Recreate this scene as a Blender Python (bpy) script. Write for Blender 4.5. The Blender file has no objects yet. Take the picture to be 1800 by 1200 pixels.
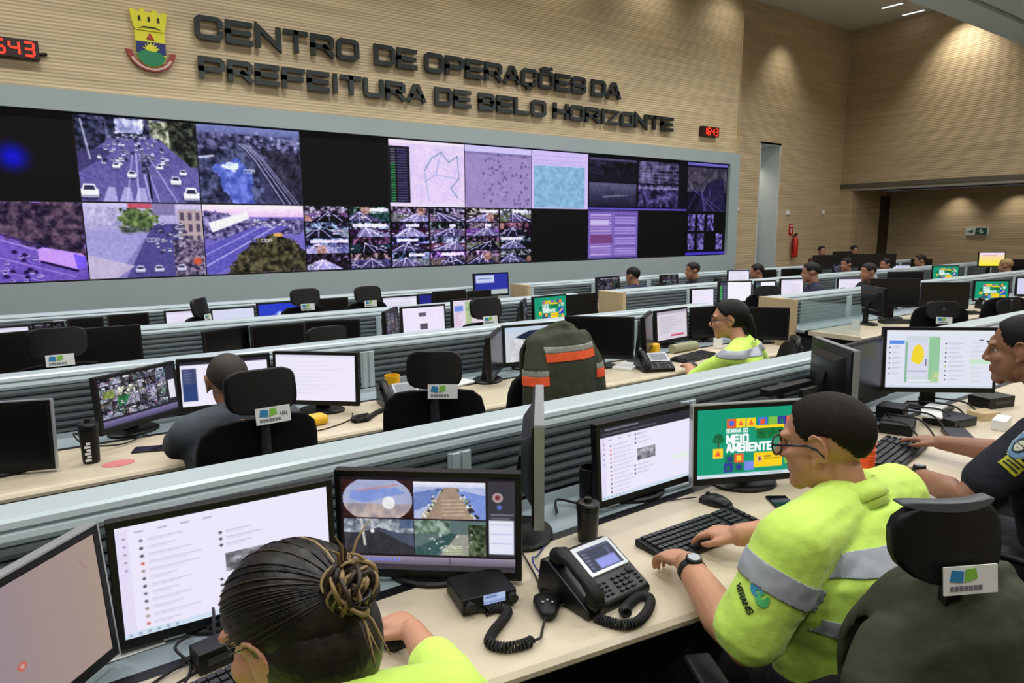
import bpy, bmesh, math, random
import numpy as np
from mathutils import Vector, Matrix, noise

random.seed(7)
SC = bpy.context.scene
COL = SC.collection
PI = math.pi
R = math.radians

# ------------------------------------------------------------------ camera, world, exposure
def camera():
    yaw, pit, rol = R(35.6), R(9.27), R(0.37)
    cy, sy, cp, sp = math.cos(yaw), math.sin(yaw), math.cos(pit), math.sin(pit)
    fw = Vector((sy * cp, cy * cp, -sp)); r0 = Vector((cy, -sy, 0)); d0 = fw.cross(r0)
    r = r0 * math.cos(rol) + d0 * math.sin(rol)
    d = -r0 * math.sin(rol) + d0 * math.cos(rol)
    m = Matrix((r, -d, -fw)).transposed().to_4x4()
    m.translation = (0, 0, 1.70)
    cd = bpy.data.cameras.new('camera'); cd.sensor_width = 36; cd.lens = 24.0; cd.clip_start = 0.05
    o = bpy.data.objects.new('camera', cd); COL.objects.link(o); o.matrix_world = m
    SC.camera = o
camera()
w = bpy.data.worlds.new('World'); SC.world = w; w.use_nodes = True
w.node_tree.nodes['Background'].inputs[0].default_value = (0.75, 0.8, 0.9, 1)
w.node_tree.nodes['Background'].inputs[1].default_value = 0.05
SC.view_settings.view_transform = 'Standard'
SC.view_settings.look = 'None'
SC.view_settings.gamma = 1
SC.view_settings.use_curve_mapping = False
SC.view_settings.exposure = 0.0
SC.cycles.use_denoising = True
SC.cycles.max_bounces = 6
SC.cycles.sample_clamp_indirect = 4

def area_light(name, loc, sx, sy, power, color=(1, .99, .97), rot=(0, 0, 0), spread=180):
    l = bpy.data.lights.new(name, 'AREA'); l.shape = 'RECTANGLE'; l.size = sx; l.size_y = sy
    l.energy = power; l.color = color; l.spread = R(spread)
    o = bpy.data.objects.new(name, l); COL.objects.link(o); o.location = loc; o.rotation_euler = rot
    return o
def spot_light(name, loc, power, target, angle=80, color=(1, .93, .8), blend=1., radius=.06):
    l = bpy.data.lights.new(name, 'SPOT'); l.energy = power; l.color = color; l.spot_size = R(angle)
    l.spot_blend = blend; l.shadow_soft_size = radius
    o = bpy.data.objects.new(name, l); COL.objects.link(o); o.location = loc
    o.rotation_euler = (Vector(target) - Vector(loc)).to_track_quat('-Z', 'Y').to_euler()
    return o
LAMP_POWER = 42
LAMPS = [(x, y) for x in (-1.5, 1.2, 3.9, 6.6, 9.3, 12.0, 14.7) for y in (-1.6, 1.1, 3.7)]
for x, y in LAMPS:                       # recessed luminaires of the dropped ceiling over the desks
    area_light('ceiling_lamp', (x, y, 4.96), 1.2, .3, LAMP_POWER)
for x in (-3, 0, 3, 6, 9, 12, 15):       # luminaires of the high ceiling before the display wall
    area_light('high_ceiling_lamp', (x, 7.0, 6.66), 1.2, .3, 70 if x < 14 else 30, spread=125)
for x in (-2, .4, 2.8, 5.2, 7.6, 10.0, 12.2):  # downlights grazing the wood wall
    spot_light('wall_washer', (x, 8.75, 6.6), 40, (x, 9.5, 4.4), 115)
spot_light('wall_washer', (17.2, 7.3, 6.6), 190, (17.95, 7.2, 4.9), 90)
spot_light('wall_washer', (17.2, 4.6, 6.6), 130, (17.95, 4.6, 4.4), 90)
spot_light('wall_washer', (14.9, 9.2, 6.4), 70, (15.0, 10.0, 4.2), 80)
for y in (7.9, 6.6, 5.2, 3.8):
    spot_light('recess_downlight', (19.55, y, 2.72), 42, (19.95, y, 1.2), 95)
spot_light('passage_fill', (14.75, 10.75, 3.4), 26, (14.75, 10.9, 0), 140)  # unseen fill light added inside the doorway to brighten its grey passage

# ------------------------------------------------------------------ colours and materials
def s2l(c):
    return tuple((v / 12.92 if v <= .04045 else ((v + .055) / 1.055) ** 2.4) for v in (x / 255 for x in c))
MATS = {}
def mat(name, c, rough=.5, metal=0., emit=0., bump=None, spec=.5, alpha=1., var=None, sheen=0., trans=0.):
    """c: sRGB 0-255. bump=(scale, strength, (sx,sy,sz)); var=(scale xyz, amount)"""
    if name in MATS: return MATS[name]
    m = bpy.data.materials.new(name); m.use_nodes = True
    nt = m.node_tree; b = nt.nodes['Principled BSDF']
    lc = s2l(c)
    b.inputs['Base Color'].default_value = (*lc, 1)
    b.inputs['Roughness'].default_value = rough; b.inputs['Metallic'].default_value = metal
    b.inputs['Specular IOR Level'].default_value = spec
    if sheen: b.inputs['Sheen Weight'].default_value = sheen
    if trans: b.inputs['Transmission Weight'].default_value = trans
    if alpha < 1: b.inputs['Alpha'].default_value = alpha
    if emit:
        b.inputs['Emission Color'].default_value = (*lc, 1); b.inputs['Emission Strength'].default_value = emit
    if var or bump:
        tc = nt.nodes.new('ShaderNodeTexCoord')
    if var:
        mp = nt.nodes.new('ShaderNodeMapping'); mp.inputs['Scale'].default_value = var[0]
        nz = nt.nodes.new('ShaderNodeTexNoise'); nz.inputs['Scale'].default_value = 1; nz.inputs['Detail'].default_value = 4
        rp = nt.nodes.new('ShaderNodeValToRGB')
        a = var[1]
        rp.color_ramp.elements[0].position = .3; rp.color_ramp.elements[1].position = .7
        rp.color_ramp.elements[0].color = (*[max(0, v * (1 - a)) for v in lc], 1)
        rp.color_ramp.elements[1].color = (*[min(1, v * (1 + a)) for v in lc], 1)
        if len(var) > 2: rp.color_ramp.elements[1].color = (*s2l(var[2]), 1)
        nt.links.new(tc.outputs['Object'], mp.inputs['Vector']); nt.links.new(mp.outputs[0], nz.inputs['Vector'])
        nt.links.new(nz.outputs['Fac'], rp.inputs[0]); nt.links.new(rp.outputs[0], b.inputs['Base Color'])
    if bump:
        mp2 = nt.nodes.new('ShaderNodeMapping'); mp2.inputs['Scale'].default_value = bump[2]
        n2 = nt.nodes.new('ShaderNodeTexNoise'); n2.inputs['Scale'].default_value = bump[0]; n2.inputs['Detail'].default_value = 3
        bp = nt.nodes.new('ShaderNodeBump'); bp.inputs['Strength'].default_value = bump[1]; bp.inputs['Distance'].default_value = .01
        nt.links.new(tc.outputs['Object'], mp2.inputs['Vector']); nt.links.new(mp2.outputs[0], n2.inputs['Vector'])
        nt.links.new(n2.outputs['Fac'], bp.inputs['Height']); nt.links.new(bp.outputs[0], b.inputs['Normal'])
    MATS[name] = m
    return m

def wood_panel_mat(name, c, axis):
    """wood acoustic cladding: long boards with fine horizontal grooves"""
    m = bpy.data.materials.new(name); m.use_nodes = True
    nt = m.node_tree; b = nt.nodes['Principled BSDF']; L = nt.links
    tc = nt.nodes.new('ShaderNodeTexCoord')
    mp = nt.nodes.new('ShaderNodeMapping')
    mp.inputs['Scale'].default_value = (.7, .7, 16)
    nz = nt.nodes.new('ShaderNodeTexNoise'); nz.inputs['Scale'].default_value = 1; nz.inputs['Detail'].default_value = 5
    rp = nt.nodes.new('ShaderNodeValToRGB')
    lc = s2l(c)
    rp.color_ramp.elements[0].position = .3; rp.color_ramp.elements[1].position = .72
    rp.color_ramp.elements[0].color = (*[v * .84 for v in lc], 1); rp.color_ramp.elements[1].color = (*[min(1, v * 1.14) for v in lc], 1)
    mpb = nt.nodes.new('ShaderNodeMapping')
    if axis == 'x': mpb.inputs['Rotation'].default_value = (R(-90), 0, 0)
    else: mpb.inputs['Rotation'].default_value = (R(-90), R(0), R(-90))
    br = nt.nodes.new('ShaderNodeTexBrick'); br.inputs['Scale'].default_value = 1
    br.inputs['Brick Width'].default_value = 1.2; br.inputs['Row Height'].default_value = .19
    br.inputs['Mortar Size'].default_value = .0
    br.inputs['Color1'].default_value = (.86, .86, .86, 1); br.inputs['Color2'].default_value = (1.06, 1.05, 1.03, 1)
    mx = nt.nodes.new('ShaderNodeMixRGB'); mx.blend_type = 'MULTIPLY'; mx.inputs[0].default_value = .55
    wv = nt.nodes.new('ShaderNodeTexWave'); wv.bands_direction = 'Z'; wv.inputs['Scale'].default_value = 8
    bp = nt.nodes.new('ShaderNodeBump'); bp.inputs['Strength'].default_value = .55; bp.inputs['Distance'].default_value = .006
    L.new(tc.outputs['Object'], mp.inputs[0]); L.new(mp.outputs[0], nz.inputs[0]); L.new(nz.outputs['Fac'], rp.inputs[0])
    L.new(tc.outputs['Object'], mpb.inputs[0]); L.new(mpb.outputs[0], br.inputs[0])
    L.new(rp.outputs[0], mx.inputs[1]); L.new(br.outputs[0], mx.inputs[2]); L.new(mx.outputs[0], b.inputs['Base Color'])
    L.new(tc.outputs['Object'], wv.inputs[0]); L.new(wv.outputs['Fac'], bp.inputs['Height']); L.new(bp.outputs[0], b.inputs['Normal'])
    b.inputs['Roughness'].default_value = .6
    MATS[name] = m
    return m

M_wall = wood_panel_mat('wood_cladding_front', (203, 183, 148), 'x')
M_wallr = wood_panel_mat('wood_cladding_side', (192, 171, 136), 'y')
M_grey = mat('grey_panel', (158, 172, 174), .5, var=((1, 1, 1), .03))
M_alu = mat('pale_grey_metal', (182, 196, 201), .35, .1, var=((2, 20, 20), .03))
M_slat = mat('slat_grey', (92, 101, 105), .45, .2)
M_shelf = mat('shelf_grey', (148, 162, 168), .45, .1)
M_top = mat('maple_worktop', (208, 195, 170), .28, 0, var=((1.5, 9, 9), .06), spec=.5)
M_end = mat('wood_end_panel', (196, 174, 134), .5, 0, var=((12, 12, 1.2), .09))
M_blk = mat('black_plastic', (9, 9, 10), .45, spec=.35, bump=(300, .08, (1, 1, 1)))
M_blk2 = mat('satin_black', (17, 18, 20), .35, spec=.4)
M_dark = mat('dark_rubber', (20, 20, 20), .7)
M_mesh = mat('chair_mesh_black', (7, 7, 8), .8, bump=(500, .4, (1, 1, 1)), spec=.25)
M_chgrey = mat('chair_grey_plastic', (40, 44, 47), .5)
M_off = mat('switched_off_panel', (7, 7, 9), .25)
M_silver = mat('silver_plastic', (176, 180, 184), .3, .5)
M_white = mat('white_plastic', (228, 230, 230), .4)
M_paper = mat('white_paper', (226, 228, 226), .7)
M_carpet = mat('dark_carpet', (44, 46, 50), .95, bump=(200, .5, (1, 1, 1)), var=((3, 3, 3), .12))
M_ceil = mat('ceiling_paint', (222, 220, 210), .8)
M_ceil2 = mat('bulkhead_paint', (192, 204, 204), .7)
M_red = mat('red_paint', (190, 30, 24), .35)
M_yel = mat('yellow_plastic', (232, 178, 20), .4)
M_orange = mat('orange_fabric', (246, 96, 46), .7)
M_reflect = mat('reflective_tape', (176, 182, 192), .45, .1, bump=(400, .1, (1, 1, 1)))
M_hiv = mat('hi_vis_fabric', (213, 250, 104), .75, bump=(60, .15, (1, 1, 1)), sheen=.2)
M_navy = mat('navy_fabric', (19, 24, 38), .85, bump=(60, .15, (1, 1, 1)))
M_gtee = mat('grey_tee_fabric', (72, 80, 88), .85)
M_olive = mat('olive_fabric', (54, 58, 42), .85, bump=(40, .2, (1, 1, 1)), var=((6, 6, 6), .1))
M_trous = mat('dark_trousers', (30, 32, 40), .85)
M_skin = mat('skin_tan', (196, 142, 112), .5, var=((14, 14, 14), .07))
M_skin2 = mat('skin_brown', (152, 108, 84), .5, var=((14, 14, 14), .07))
M_hair = mat('hair_black_brown', (30, 24, 19), .65, spec=.2, bump=(420, .35, (1, 1, .5)), var=((60, 60, 60), .25))
M_hairb = mat('hair_near_black', (15, 12, 11), .55, spec=.25, bump=(400, .35, (1, 1, .4)))
M_glass = mat('screen_glass_panel', (170, 200, 200), .08, 0, alpha=.32)

# ------------------------------------------------------------------ mesh building
class MB:
    def __init__(s): s.v = []; s.f = []; s.mi = []; s.cur = 0
    def add(s, vs, fs):
        n = len(s.v); s.v += [tuple(v) for v in vs]
        s.f += [tuple(i + n for i in f) for f in fs]; s.mi += [s.cur] * len(fs); return s
    def box(s, c, d, rot=None):
        x, y, z = (k / 2 for k in d)
        vs = [Vector(p) for p in ((-x, -y, -z), (x, -y, -z), (x, y, -z), (-x, y, -z), (-x, -y, z), (x, -y, z), (x, y, z), (-x, y, z))]
        if rot is not None: vs = [rot @ p for p in vs]
        c = Vector(c)
        return s.add([p + c for p in vs], [(0, 3, 2, 1), (4, 5, 6, 7), (0, 1, 5, 4), (1, 2, 6, 5), (2, 3, 7, 6), (3, 0, 4, 7)])
    def prism(s, poly, a, b, fn):
        """poly: 2d points CCW; extrude between a and b; fn(u,v,t)->xyz"""
        n = len(poly)
        vs = [fn(u, v, a) for u, v in poly] + [fn(u, v, b) for u, v in poly]
        fs = [tuple(range(n - 1, -1, -1)), tuple(range(n, 2 * n))]
        fs += [(i, (i + 1) % n, n + (i + 1) % n, n + i) for i in range(n)]
        return s.add(vs, fs)
    def loft(s, rings, cap=True):
        """rings: list of lists of points, same count"""
        n = len(rings[0]); vs = [p for r in rings for p in r]; fs = []
        for k in range(len(rings) - 1):
            for i in range(n):
                j = (i + 1) % n
                fs.append((k * n + i, k * n + j, (k + 1) * n + j, (k + 1) * n + i))
        if cap:
            fs.append(tuple(range(n - 1, -1, -1))); m = (len(rings) - 1) * n
            fs.append(tuple(m + i for i in range(n)))
        return s.add(vs, fs)
    def tube(s, pts, rad, n=10, flat=1., up=(0, 0, 1), caps=True):
        pts = [Vector(p) for p in pts]
        if not hasattr(rad, '__len__'): rad = [rad] * len(pts)
        rings = []
        T0 = (pts[1] - pts[0]).normalized()
        u = T0.cross(Vector(up))
        if u.length < 1e-3: u = T0.cross(Vector((1, 0, 0)))
        u.normalize()
        def ring(p, u, v, r): return [p + u * (r * math.cos(a)) + v * (r * flat * math.sin(a)) for a in (2 * PI * i / n for i in range(n))]
        for k, p in enumerate(pts):
            t = (pts[min(k + 1, len(pts) - 1)] - pts[max(k - 1, 0)])
            if t.length < 1e-9: t = T0
            t.normalize()
            u = (u - t * u.dot(t)); u.normalize(); v = t.cross(u) * -1
            if k == 0 and caps:
                rings = [ring(p - t * rad[0] * .75, u, v, rad[0] * .6), ring(p - t * rad[0] * .35, u, v, rad[0] * .92)]
            rings.append(ring(p, u, v, rad[k]))
            if k == len(pts) - 1 and caps:
                rings.append(ring(p + t * rad[k] * .35, u, v, rad[k] * .92)); rings.append(ring(p + t * rad[k] * .75, u, v, rad[k] * .6))
        return s.loft(rings)
    def cord(s, pts, r, n=6): return s.tube(pts, r, n, caps=False)
    def ell(s, c, r, M=None, n=16, m=10):
        c = Vector(c); vs = []; fs = []
        vs.append(Vector((0, 0, -r[2])))
        for k in range(1, m):
            ph = -PI / 2 + PI * k / m
            for i in range(n):
                a = 2 * PI * i / n
                vs.append(Vector((r[0] * math.cos(ph) * math.cos(a), r[1] * math.cos(ph) * math.sin(a), r[2] * math.sin(ph))))
        vs.append(Vector((0, 0, r[2])))
        for i in range(n): fs.append((0, 1 + (i + 1) % n, 1 + i))
        for k in range(m - 2):
            for i in range(n):
                j = (i + 1) % n; a = 1 + k * n
                fs.append((a + i, a + j, a + n + j, a + n + i))
        a = 1 + (m - 2) * n
        for i in range(n): fs.append((a + i, a + (i + 1) % n, len(vs) - 1))
        if M is not None: vs = [M @ v for v in vs]
        return s.add([v + c for v in vs], fs)
    def lathe(s, prof, c=(0, 0, 0), n=24):
        """prof: (r,z) pairs bottom to top"""
        c = Vector(c)
        return s.loft([[c + Vector((max(r, 1e-4) * math.cos(2 * PI * i / n), max(r, 1e-4) * math.sin(2 * PI * i / n), z)) for i in range(n)] for r, z in prof])
    def cyl(s, a, b, r, n=16): return s.tube([a, b], r, n, caps=False)
    def xf(s, M):
        s.v = [tuple(M @ Vector(v)) for v in s.v]; return s
    def mesh(s, name, smooth=False):
        me = bpy.data.meshes.new(name); me.from_pydata(s.v, [], s.f); me.update()
        if any(s.mi): me.polygons.foreach_set('material_index', s.mi)
        bm = bmesh.new(); bm.from_mesh(me); bmesh.ops.recalc_face_normals(bm, faces=bm.faces); bm.to_mesh(me); bm.free()
        if smooth: me.polygons.foreach_set('use_smooth', [True] * len(me.polygons))
        return me
    def build(s, name, mats, parent=None, smooth=False, bevel=0, loc=None, seg=2):
        me = s.mesh(name, smooth)
        return link(name, me, mats, parent, bevel, loc, seg)

def link(name, me, mats, parent=None, bevel=0, loc=None, seg=2):
    if not isinstance(mats, (list, tuple)): mats = [mats]
    if not me.materials:
        for m in mats: me.materials.append(m)
    o = bpy.data.objects.new(name, me); COL.objects.link(o)
    if parent is not None: o.parent = parent
    if loc is not None: o.location = loc
    if bevel:
        b = o.modifiers.new('bevel', 'BEVEL'); b.width = bevel; b.segments = seg; b.limit_method = 'ANGLE'; b.angle_limit = R(40)
        me.polygons.foreach_set('use_smooth', [True] * len(me.polygons))
        wn = o.modifiers.new('wn', 'WEIGHTED_NORMAL'); wn.keep_sharp = False
    return o

def tag(o, label, cat, group=None, kind=None):
    o['label'] = label; o['category'] = cat
    if group: o['group'] = group
    if kind: o['kind'] = kind
    return o
def thing(name, label, cat, loc=(0, 0, 0), rz=0., group=None):
    o = bpy.data.objects.new(name, None); COL.objects.link(o); o.empty_display_size = .1
    o.location = loc; o.rotation_euler = (0, 0, rz)
    return tag(o, label, cat, group)
def struct(o): o['kind'] = 'structure'; return o
def copy_tree(o, parent=None):
    c = o.copy(); COL.objects.link(c)
    if parent is not None: c.parent = parent
    for ch in list(o.children): copy_tree(ch, c)
    return c

def remeshed(mb, voxel, smooth=3, fac=.5, jitter=None):
    """union of the closed shapes in mb as one continuous mesh"""
    me = mb.mesh('tmp'); o = bpy.data.objects.new('tmp', me); COL.objects.link(o)
    bm = bmesh.new(); bm.from_mesh(me); bmesh.ops.recalc_face_normals(bm, faces=bm.faces); bm.to_mesh(me); bm.free()
    r = o.modifiers.new('r', 'REMESH'); r.mode = 'VOXEL'; r.voxel_size = voxel; r.adaptivity = 0
    if smooth:
        q = o.modifiers.new('s', 'SMOOTH'); q.iterations = smooth; q.factor = fac
    dg = bpy.context.evaluated_depsgraph_get(); ev = o.evaluated_get(dg)
    out = bpy.data.meshes.new_from_object(ev)
    bpy.data.objects.remove(o); bpy.data.meshes.remove(me)
    if jitter:
        nv = len(out.vertices); co = np.empty(nv * 3); no = np.empty(nv * 3)
        out.vertices.foreach_get('co', co); out.vertices.foreach_get('normal', no)
        co = co.reshape(-1, 3); no = no.reshape(-1, 3)
        d = np.array([jitter(Vector(p), Vector(q)) for p, q in zip(co, no)])
        co += no * d[:, None]; out.vertices.foreach_set('co', co.ravel()); out.update()
    out.polygons.foreach_set('use_smooth', [True] * len(out.polygons))
    return out
def band(name, me, pred, off, m, parent, planes=()):
    """strip of cloth lying on mesh me where pred(point) holds"""
    bm = bmesh.new(); bm.from_mesh(me)
    for co, no in planes:
        bmesh.ops.bisect_plane(bm, geom=bm.verts[:] + bm.edges[:] + bm.faces[:], plane_co=co, plane_no=no, dist=1e-5)
    bm.normal_update()
    kill = [f for f in bm.faces if not pred(f.calc_center_median(), f.normal)]
    bmesh.ops.delete(bm, geom=kill, context='FACES')
    if not bm.verts: bm.free(); return None
    for v in bm.verts: v.co += v.normal * off
    out = bpy.data.meshes.new(name); bm.to_mesh(out); bm.free()
    out.materials.clear()
    out.polygons.foreach_set('use_smooth', [True] * len(out.polygons))
    o = link(name, out, m, parent)
    s = o.modifiers.new('sol', 'SOLIDIFY'); s.thickness = off * .8; s.offset = -1
    return o
# ------------------------------------------------------------------ strokes for letters
def _rr(a=.12): return [(a, 0), (1 - a, 0), (1, a), (1, 1 - a), (1 - a, 1), (a, 1), (0, 1 - a), (0, a), (a, 0)]
_C = [(1, .7), (1, .88), (.88, 1), (.12, 1), (0, .88), (0, .12), (.12, 0), (.88, 0), (1, .12), (1, .3)]
GL = {
 'A': [[(0, 0), (.4, 1), (.6, 1), (1, 0)], [(.16, .3), (.84, .3)]],
 'B': [[(0, 0), (0, 1), (.84, 1), (.95, .9), (.95, .6), (.84, .51), (1, .42), (1, .1), (.88, 0), (0, 0)], [(0, .51), (.84, .51)]],
 'C': [_C], 'Ç': [_C, [(.5, 0), (.55, -.2), (.38, -.26)]],
 'D': [[(0, 0), (0, 1), (.86, 1), (1, .86), (1, .14), (.86, 0), (0, 0)]],
 'E': [[(1, 1), (0, 1), (0, 0), (1, 0)], [(0, .5), (.94, .5)]],
 'F': [[(1, 1), (0, 1), (0, 0)], [(0, .48), (.9, .48)]],
 'G': [[(1, .72), (1, .88), (.88, 1), (.12, 1), (0, .88), (0, .12), (.12, 0), (1, 0), (1, .46), (.55, .46)]],
 'H': [[(0, 0), (0, 1)], [(1, 0), (1, 1)], [(0, .5), (1, .5)]],
 'I': [[(.5, 0), (.5, 1)]],
 'L': [[(0, 1), (0, 0), (1, 0)]],
 'M': [[(0, 0), (0, 1), (.5, .2), (1, 1), (1, 0)]],
 'N': [[(0, 0), (0, 1), (1, 0), (1, 1)]],
 'O': [_rr()], 'Õ': [_rr(), [(.15, 1.24), (.35, 1.34), (.65, 1.24), (.85, 1.34)]],
 'P': [[(0, 0), (0, 1), (.88, 1), (1, .9), (1, .52), (.88, .42), (0, .42)]],
 'R': [[(0, 0), (0, 1), (.88, 1), (1, .9), (1, .55), (.88, .44), (0, .44)], [(.6, .44), (1, 0)]],
 'S': [[(1, .74), (1, .9), (.88, 1), (.12, 1), (0, .9), (0, .62), (.12, .52), (.88, .48), (1, .38), (1, .1), (.88, 0), (.12, 0), (0, .1), (0, .26)]],
 'T': [[(0, 1), (1, 1)], [(.5, 1), (.5, 0)]],
 'U': [[(0, 1), (0, .12), (.12, 0), (.88, 0), (1, .12), (1, 1)]],
 'X': [[(0, 0), (1, 1)], [(0, 1), (1, 0)]], 'V': [[(0, 1), (.5, 0), (1, 1)]],
 'Z': [[(0, 1), (1, 1), (0, 0), (1, 0)]],
 '0': [_rr()], '1': [[(.15, .75), (.5, 1), (.5, 0)]],
 '2': [[(0, .8), (.1, 1), (.9, 1), (1, .85), (1, .6), (0, 0), (1, 0)]],
 '3': [[(0, 1), (1, 1), (1, 0), (0, 0)], [(.1, .5), (1, .5)]],
 '4': [[(0, 1), (0, .5), (1, .5)], [(1, 1), (1, 0)]],
 '5': [[(1, 1), (0, 1), (0, .52), (1, .52), (1, 0), (0, 0)]],
 '6': [[(1, 1), (0, 1), (0, 0), (1, 0), (1, .52), (0, .52)]],
 '7': [[(0, 1), (1, 1), (.4, 0)]], '9': [[(0, 0), (1, 0), (1, 1), (0, 1), (0, .5), (1, .5)]],
 '-': [[(.1, .5), (.9, .5)]], ':': [[(.5, .7), (.5, .75)], [(.5, .2), (.5, .25)]],
}
def gw(ch): return {'I': .3, ' ': .55, ':': .3, 'M': 1.15, '1': .6, '-': .6}.get(ch, 1.)

# ------------------------------------------------------------------ pictures shown by the displays
def _noise(h, w, cell, rng, oct=4):
    out = np.zeros((h, w)); amp = 1; tot = 0
    for o in range(oct):
        c = max(1.5, cell / 2 ** o)
        gh, gwid = int(h / c) + 3, int(w / c) + 3
        g = rng.random((gh, gwid))
        y = np.arange(h) / c; x = np.arange(w) / c
        y0 = y.astype(int); x0 = x.astype(int); fy = (y - y0)[:, None]; fx = (x - x0)[None]
        a = g[y0][:, x0]; b_ = g[y0][:, x0 + 1]; c_ = g[y0 + 1][:, x0]; d = g[y0 + 1][:, x0 + 1]
        out += amp * ((a * (1 - fx) + b_ * fx) * (1 - fy) + (c_ * (1 - fx) + d * fx) * fy); tot += amp; amp *= .55
    return out / tot
class Cv:
    """a small picture, colours in sRGB 0-255, x right 0-1, y down 0-1"""
    def __init__(s, w, h, bg=(0, 0, 0), seed=0):
        s.w, s.h = w, h; s.a = np.zeros((h, w, 3)); s.a[:] = bg; s.rng = np.random.default_rng(seed)
        s.X, s.Y = np.meshgrid((np.arange(w) + .5) / w, (np.arange(h) + .5) / h)
    def put(s, m, c, k=1.):
        m = np.clip(m, 0, 1)[..., None] * k; s.a = s.a * (1 - m) + np.array(c, float) * m; return s
    def rect(s, x0, y0, x1, y1, c, k=1.):
        px = .5
        m = np.clip((s.X - x0) * s.w + px, 0, 1) * np.clip((x1 - s.X) * s.w + px, 0, 1) * np.clip((s.Y - y0) * s.h + px, 0, 1) * np.clip((y1 - s.Y) * s.h + px, 0, 1)
        return s.put(m, c, k)
    def disc(s, x, y, r, c, k=1., ry=None, soft=1.):
        ry = ry or r * s.w / s.h
        d = np.sqrt(((s.X - x) / r) ** 2 + ((s.Y - y) / ry) ** 2)
        return s.put((1 - d) * r * s.w / soft + .5, c, k)
    def line(s, x0, y0, x1, y1, t, c, k=1.):
        ax = (s.X - x0) * s.w; ay = (s.Y - y0) * s.h; bx = (x1 - x0) * s.w; by = (y1 - y0) * s.h
        q = np.clip((ax * bx + ay * by) / (bx * bx + by * by + 1e-9), 0, 1)
        d = np.hypot(ax - q * bx, ay - q * by)
        return s.put(t * s.w / 2 - d + .5, c, k)
    def poly(s, pts, c, k=1.):
        inside = np.zeros(s.X.shape, bool); n = len(pts)
        for i in range(n):
            x0, y0 = pts[i]; x1, y1 = pts[(i + 1) % n]
            if y0 == y1: continue
            cnd = ((y0 <= s.Y) != (y1 <= s.Y)) & (s.X < x0 + (s.Y - y0) * (x1 - x0) / (y1 - y0))
            inside ^= cnd
        return s.put(inside.astype(float), c, k)
    def grain(s, amt, cell=6, region=None, tint=(1, 1, 1)):
        n = (_noise(s.h, s.w, cell, s.rng) - .5) * 2 * amt
        m = np.ones(s.X.shape) if region is None else ((s.X >= region[0]) & (s.X <= region[2]) & (s.Y >= region[1]) & (s.Y <= region[3]))
        s.a += (n * m)[..., None] * np.array(tint); return s
    def leaves(s, x0, y0, x1, y1, c, c2, cell=5, edge=.0):
        n = _noise(s.h, s.w, cell, s.rng)
        m = ((s.X >= x0) & (s.X <= x1) & (s.Y >= y0) & (s.Y <= y1)).astype(float)
        if edge:
            q = np.clip(np.minimum.reduce([(s.X - x0), (x1 - s.X), (s.Y - y0), (y1 - s.Y)]) / edge, 0, 1); m = m * (q + n * .8 > .75)
        t = np.clip((n - .3) / .4, 0, 1)[..., None]
        col = np.array(c) * (1 - t) + np.array(c2) * t
        s.a = s.a * (1 - m[..., None]) + col * m[..., None]; return s
    def lpoly(s, pts, c, c2, cell=5, rough=.05):
        n = _noise(s.h, s.w, cell, s.rng); X0, Y0 = s.X, s.Y; j = (_noise(s.h, s.w, 6, s.rng) - .5) * rough * 2
        m = np.zeros(s.X.shape, bool); k = len(pts); X, Y = s.X + j, s.Y + j[::-1]
        for i in range(k):
            (x0, y0), (x1, y1) = pts[i], pts[(i + 1) % k]
            if y0 != y1: m ^= ((y0 <= Y) != (y1 <= Y)) & (X < x0 + (Y - y0) * (x1 - x0) / (y1 - y0))
        t = np.clip((n - .3) / .4, 0, 1)[..., None]
        s.a = np.where(m[..., None], np.array(c) * (1 - t) + np.array(c2) * t, s.a); return s
    def text(s, t, x, y, hgt, c, wid=.7, th=.18):
        ch = hgt; cw = hgt * s.h / s.w * wid
        for ch_ in t:
            if ch_ in GL:
                for pl in GL[ch_]:
                    for (u0, v0), (u1, v1) in zip(pl, pl[1:]):
                        s.line(x + u0 * cw * gw(ch_), y + (1 - v0) * ch, x + u1 * cw * gw(ch_), y + (1 - v1) * ch, hgt * s.h / s.w * th, c)
            x += cw * (gw(ch_) + .42)
        return s
    def vgrad(s, c0, c1, y0=0, y1=1):
        t = np.clip((s.Y - y0) / (y1 - y0), 0, 1); m = ((s.Y >= y0) & (s.Y <= y1))[..., None]
        s.a = np.where(m, np.array(c0) * (1 - t[..., None]) + np.array(c1) * t[..., None], s.a); return s
    def tint(s, c, k):
        l = s.a.mean(2, keepdims=True) / 255
        s.a = s.a * (1 - k) + l * np.array(c) * k; return s
    def paste(s, o, x0, y0, x1, y1):
        ix0, ix1, iy0, iy1 = int(x0 * s.w), int(x1 * s.w), int(y0 * s.h), int(y1 * s.h)
        if ix1 <= ix0 or iy1 <= iy0: return s
        yy = ((np.arange(iy1 - iy0) + .5) / (iy1 - iy0) * o.h).astype(int); xx = ((np.arange(ix1 - ix0) + .5) / (ix1 - ix0) * o.w).astype(int)
        s.a[iy0:iy1, ix0:ix1] = o.a[yy][:, xx]; return s
    def rows(s, x0, y0, x1, n, dy, c, k=.6, hgt=.006, icon=None):
        for i in range(n):
            y = y0 + i * dy
            l = .45 + .5 * s.rng.random()
            s.rect(x0, y, x0 + (x1 - x0) * l, y + hgt, c, k)
            s.rect(x0, y + hgt * 2.6, x0 + (x1 - x0) * l * .7, y + hgt * 3.4, c, k * .6)
            if icon: s.disc(x0 - .025, y + hgt * 1.5, .008, icon[s.rng.integers(len(icon))], .85)
        return s

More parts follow.
